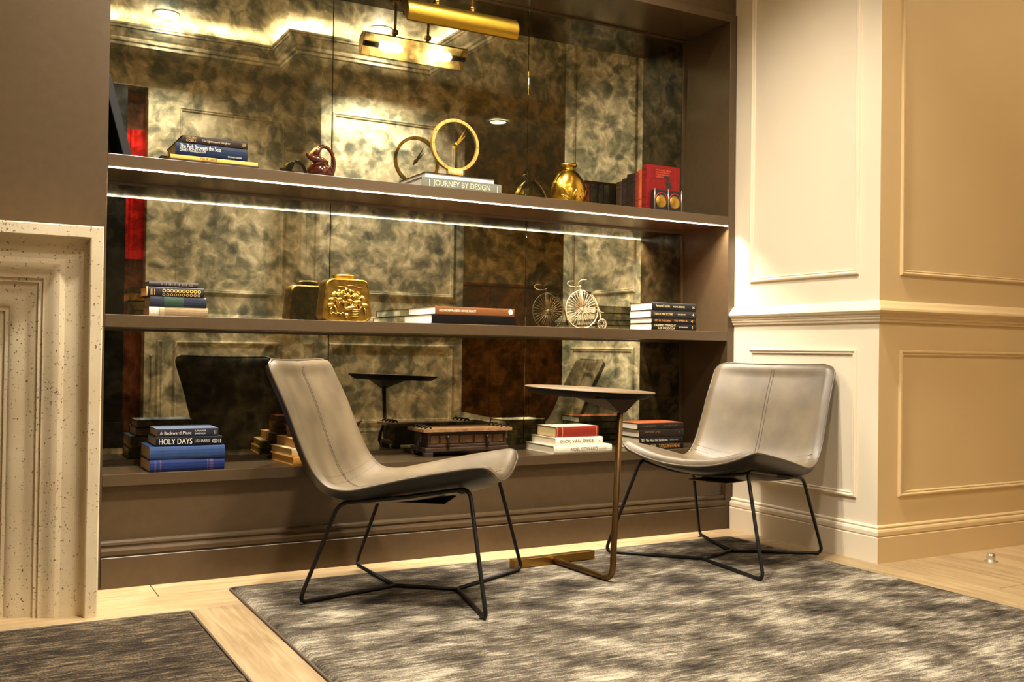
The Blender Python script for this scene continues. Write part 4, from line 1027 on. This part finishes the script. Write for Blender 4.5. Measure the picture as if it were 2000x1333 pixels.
# profiles (forward u, height z), front edge to top of back; centre line and side edges
cen = [(0.318, 0.402), (0.295, 0.420), (0.20, 0.398), (0.05, 0.368), (-0.10, 0.350), (-0.19, 0.348), (-0.250, 0.365), (-0.288, 0.408), (-0.318, 0.468), (-0.350, 0.550), (-0.389, 0.656), (-0.425, 0.735), (-0.462, 0.805)]
edg = [(0.318, 0.472), (0.285, 0.474), (0.19, 0.458), (0.05, 0.430), (-0.06, 0.404), (-0.15, 0.384), (-0.222, 0.392), (-0.268, 0.430), (-0.300, 0.482), (-0.335, 0.560), (-0.375, 0.656), (-0.415, 0.735), (-0.452, 0.812)]
NS = 72
cP, cL = resample(catmull([(a, 0, b) for a, b in cen], 300), NS); eP, eL = resample(catmull([(a, 0, b) for a, b in edg], 300), NS)
HW = 0.312; RC = 0.055; TH = 0.021
def shell_mid(k, t):
    d = min(k, NS-k)/NS*cL
    hw = HW if d >= RC else HW-RC+math.sqrt(max(RC*RC-(RC-d)**2, 0))
    back = max(0.0, (k/NS-0.45)/0.55)
    hw -= 0.016*back
    c = cP[k].lerp(eP[k], min(abs(t)*hw/HW, 1)**2.2)
    return Vector((c.x, t*hw, c.z)), d
def build_chair(label, origin, rz, tagboard=False):
    r = thing('lounge_chair', label, 'chair', (origin[0], origin[1], Z0), rz, 'grey leather lounge chairs')
    NTt = 28; Mid = []
    for k in range(NS+1):
        Mid.append([shell_mid(k, -1+2*j/NTt) for j in range(NTt+1)])
    Nn = []
    for k in range(NS+1):
        row = []
        for j in range(NTt+1):
            k0, k1 = max(k-1, 0), min(k+1, NS); j0, j1 = max(j-1, 0), min(j+1, NTt)
            tu = Mid[k1][min(max(j, 2), NTt-2)][0]-Mid[k0][min(max(j, 2), NTt-2)][0]; tv = Mid[min(max(k, 3), NS-3)][j1][0]-Mid[min(max(k, 3), NS-3)][j0][0]
            n = tv.cross(tu); n = n.normalized() if n.length > 1e-9 else Vector((0, 0, 1))
            if n.z < 0 and k < NS*0.5: n = -n
            if k >= NS*0.5 and n.x < 0: n = -n
            row.append(n)
        Nn.append(row)
    for k in range(NS+1):
        for j in range(NTt+1):
            t = abs(-1+2*j/NTt); p, d = Mid[k][j]
            Mid[k][j] = (p-Nn[k][j]*TH*0.9*(1-t**2.2)*min(1, d/0.06), d)
    def build(sign, thick, name, m):
        bm = bmesh.new(); g_ = []
        for k in range(NS+1):
            row = []
            for j in range(NTt+1):
                p, d = Mid[k][j]; t = -1+2*j/NTt
                de = min((1-abs(t))*0.30, d); h_ = thick*math.sqrt(max(0, 1-(1-min(de/(0.045 if sign > 0 else 0.014), 1))**2))
                # shallow channel along the seams
                if sign > 0:
                    h_ -= 0.0022*math.exp(-(t*0.31/0.004)**2)
                row.append(bm.verts.new(p+Nn[k][j]*sign*h_))
            g_.append(row)
        for k in range(NS):
            for j in range(NTt):
                try: bm.faces.new((g_[k][j], g_[k][j+1], g_[k+1][j+1], g_[k+1][j])).smooth = True
                except ValueError: pass
        bmesh.ops.remove_doubles(bm, verts=bm.verts, dist=1e-5)
        return obj(name, bm, m, r)
    pad = build(1, TH, 'seat_shell', M_['leather']); bk_ = build(-1, TH, 'shell_back', M_['leather_shaded'])
    bk_['label'] = 'leather underside and back with the shade in its colour'
    rim = [Mid[k][0][0] for k in range(1, NS)] + [Mid[NS][j][0] for j in range(NTt+1)] + [Mid[k][NTt][0] for k in range(NS-1, 0, -1)] + [Mid[0][j][0] for j in range(NTt, -1, -1)]
    cl = [rim[0]]
    for p in rim[1:]:
        if (p-cl[-1]).length > 0.004: cl.append(p)
    bm = bmesh.new(); tube(bm, cl, 0.0042, 8, closed=True); obj('piping', bm, M_['piping'], r)
    # stitched seams: centre line (two rows) and across the bend
    bm = bmesh.new()
    for off in (-0.007, 0.007):
        for k in range(2, NS-2):
            j = NTt/2+off/HW*NTt/2; j0 = int(j); fr = j-j0
            def P3(kk):
                a = Mid[kk][j0][0].lerp(Mid[kk][j0+1][0], fr); n = Nn[kk][j0]; return a+n*(TH-0.0004)
            a, b = P3(k), P3(k+1)
            for s0, s1 in ((0.05, 0.42), (0.55, 0.92)): tube(bm, [a.lerp(b, s0), a.lerp(b, s1)], 0.0008, 4)
    kb = 40
    for kk in (kb, kb+2):
        for j in range(1, NTt-1):
            a = Mid[kk][j][0]+Nn[kk][j]*(TH*0.985); b = Mid[kk][j+1][0]+Nn[kk][j+1]*(TH*0.985)
            for s0, s1 in ((0.05, 0.28), (0.38, 0.62), (0.72, 0.95)): tube(bm, [a.lerp(b, s0), a.lerp(b, s1)], 0.0008, 4)
    o = obj('stitching', bm, M_['thread'], r)
    # wire sled frame
    wr = 0.0072; zf = wr
    for s in (-1, 1):
        bm = bmesh.new(); tube(bm, fillet([(-0.08, 0, zf), (-0.322, s*0.302, zf), (-0.200, s*0.268, 0.336), (0.02, s*0.258, 0.362)], 0.035, 6), wr, 10); obj('leg', bm, M_['black'], r)
        bm = bmesh.new(); tube(bm, fillet([(0.148, 0, zf), (0.322, s*0.368, zf), (0.238, s*0.250, 0.398), (0.02, s*0.258, 0.362)], 0.035, 6), wr, 10); obj('leg', bm, M_['black'], r)
    bm = bmesh.new(); tube(bm, [(-0.082, 0, zf), (0.150, 0, zf)], wr, 10); obj('floor_bar', bm, M_['black'], r)
    for u_, z_, hw_ in ((-0.17, 0.336, 0.262), (0.20, 0.382, 0.250)):
        bm = bmesh.new(); tube(bm, fillet([(u_, -hw_, z_+0.006), (u_, -0.12, z_-0.022), (u_, 0.12, z_-0.022), (u_, hw_, z_+0.006)], 0.05, 5), 0.006, 8); obj('cross_bar', bm, M_['black'], r)
    obj('support_plate', bx(-0.14, 0.12, -0.09, 0.09, 0.318, 0.323, bev=0.002), M_['tableunder'] if not tagboard else mat('pale board', srgb(150, 126, 92), 0.6), r)
    for u_, s in ((-0.30, 1), (-0.30, -1), (0.305, 1), (0.305, -1)):
        bm = bx(u_-0.010, u_+0.010, s*(0.285 if u_ < 0 else 0.340)-0.006, s*(0.285 if u_ < 0 else 0.340)+0.006, 0.0, 0.004); obj('glide', bm, M_['blackmat'], r)
    return r
build_chair('grey leather lounge chair with black wire base on the left, side-on to the shelves', (-1.881, -0.5195), math.atan2(-0.6192, 0.7852))
build_chair('grey leather lounge chair with black wire base on the right, back to the cream wall', (-0.4935, -0.538), math.atan2(-0.3186, -0.9479), True)

# ------------------------------------------------------------------ side table
tb = thing('side_table', 'round dark wood side table on a bent brass stem between the chairs', 'table', (-1.20, -0.38, Z0))
TX, TY, TZ = -0.022, -0.240, 0.708
bm = lathe(bmesh.new(), [(0.205, -0.026), (0.215, -0.024), (0.246, -0.003), (0.2475, 0.0), (0.246, 0.0025), (0.0, 0.003)], 72)
top = obj('table_top', bm, [M_['tableunder'], M_['tabletop']], tb, (TX, TY, TZ))
for p in top.data.polygons: p.material_index = 1 if p.center.z > -0.001 else 0
top.rotation_euler = Matrix.Rotation(0.043, 3, Vector((math.sin(yaw), math.cos(yaw), 0))).to_euler()
ST = Vector((-0.006, -0.420, 0.672))
bm = bmesh.new(); tube(bm, fillet([(-0.02, -0.005, 0.014), (0.0, -0.372, 0.012), (ST.x, ST.y, ST.z)], 0.05, 8), 0.0115, 16)
obj('stem', bm, M_['bronze'], tb)
bar = obj('base_bar', bx(-0.198, 0.198, -0.017, 0.017, 0, 0.034, bev=0.0015), M_['brass'], tb, (-0.02, 0.012, 0)); bar.rotation_euler = (0, 0, 0.07)
bm = bmesh.new()
t0 = [bm.verts.new((ST.x+a, ST.y+b, 0.681)) for a, b in ((-0.085, -0.03), (0.055, -0.035), (0.065, 0.18), (-0.09, 0.18))]
t1 = [bm.verts.new((ST.x+a, ST.y+b, 0.630)) for a, b in ((-0.012, -0.012), (0.012, -0.012), (0.012, 0.012), (-0.012, 0.012))]
for i in range(4): bm.faces.new((t0[i], t0[(i+1) % 4], t1[(i+1) % 4], t1[i]))
bm.faces.new(t0[::-1]); bm.faces.new(t1)
obj('bracket', bm, mat('dark bronze', srgb(58, 44, 27), 0.5, 0.6), tb)
obj('top_plate', bx(TX-0.10, TX+0.10, TY-0.20, TY+0.08, 0.680, 0.6835), M_['bronze'], tb)

# ------------------------------------------------------------------ door stop
ds = thing('door_stop', 'small chrome dome door stop on the oak floor by the right wall', 'door stop', (0.510, -1.086, 0))
obj('base', lathe(bmesh.new(), [(0.026, 0), (0.027, 0.003), (0.024, 0.005)], 24), M_['chrome'], ds)
bm = lathe(bmesh.new(), [(0.018, 0.004), (0.020, 0.012), (0.020, 0.026), (0.016, 0.033), (0.0, 0.036)], 24, 1, 0.8)
obj('dome', bm, M_['chrome'], ds, smooth=True)
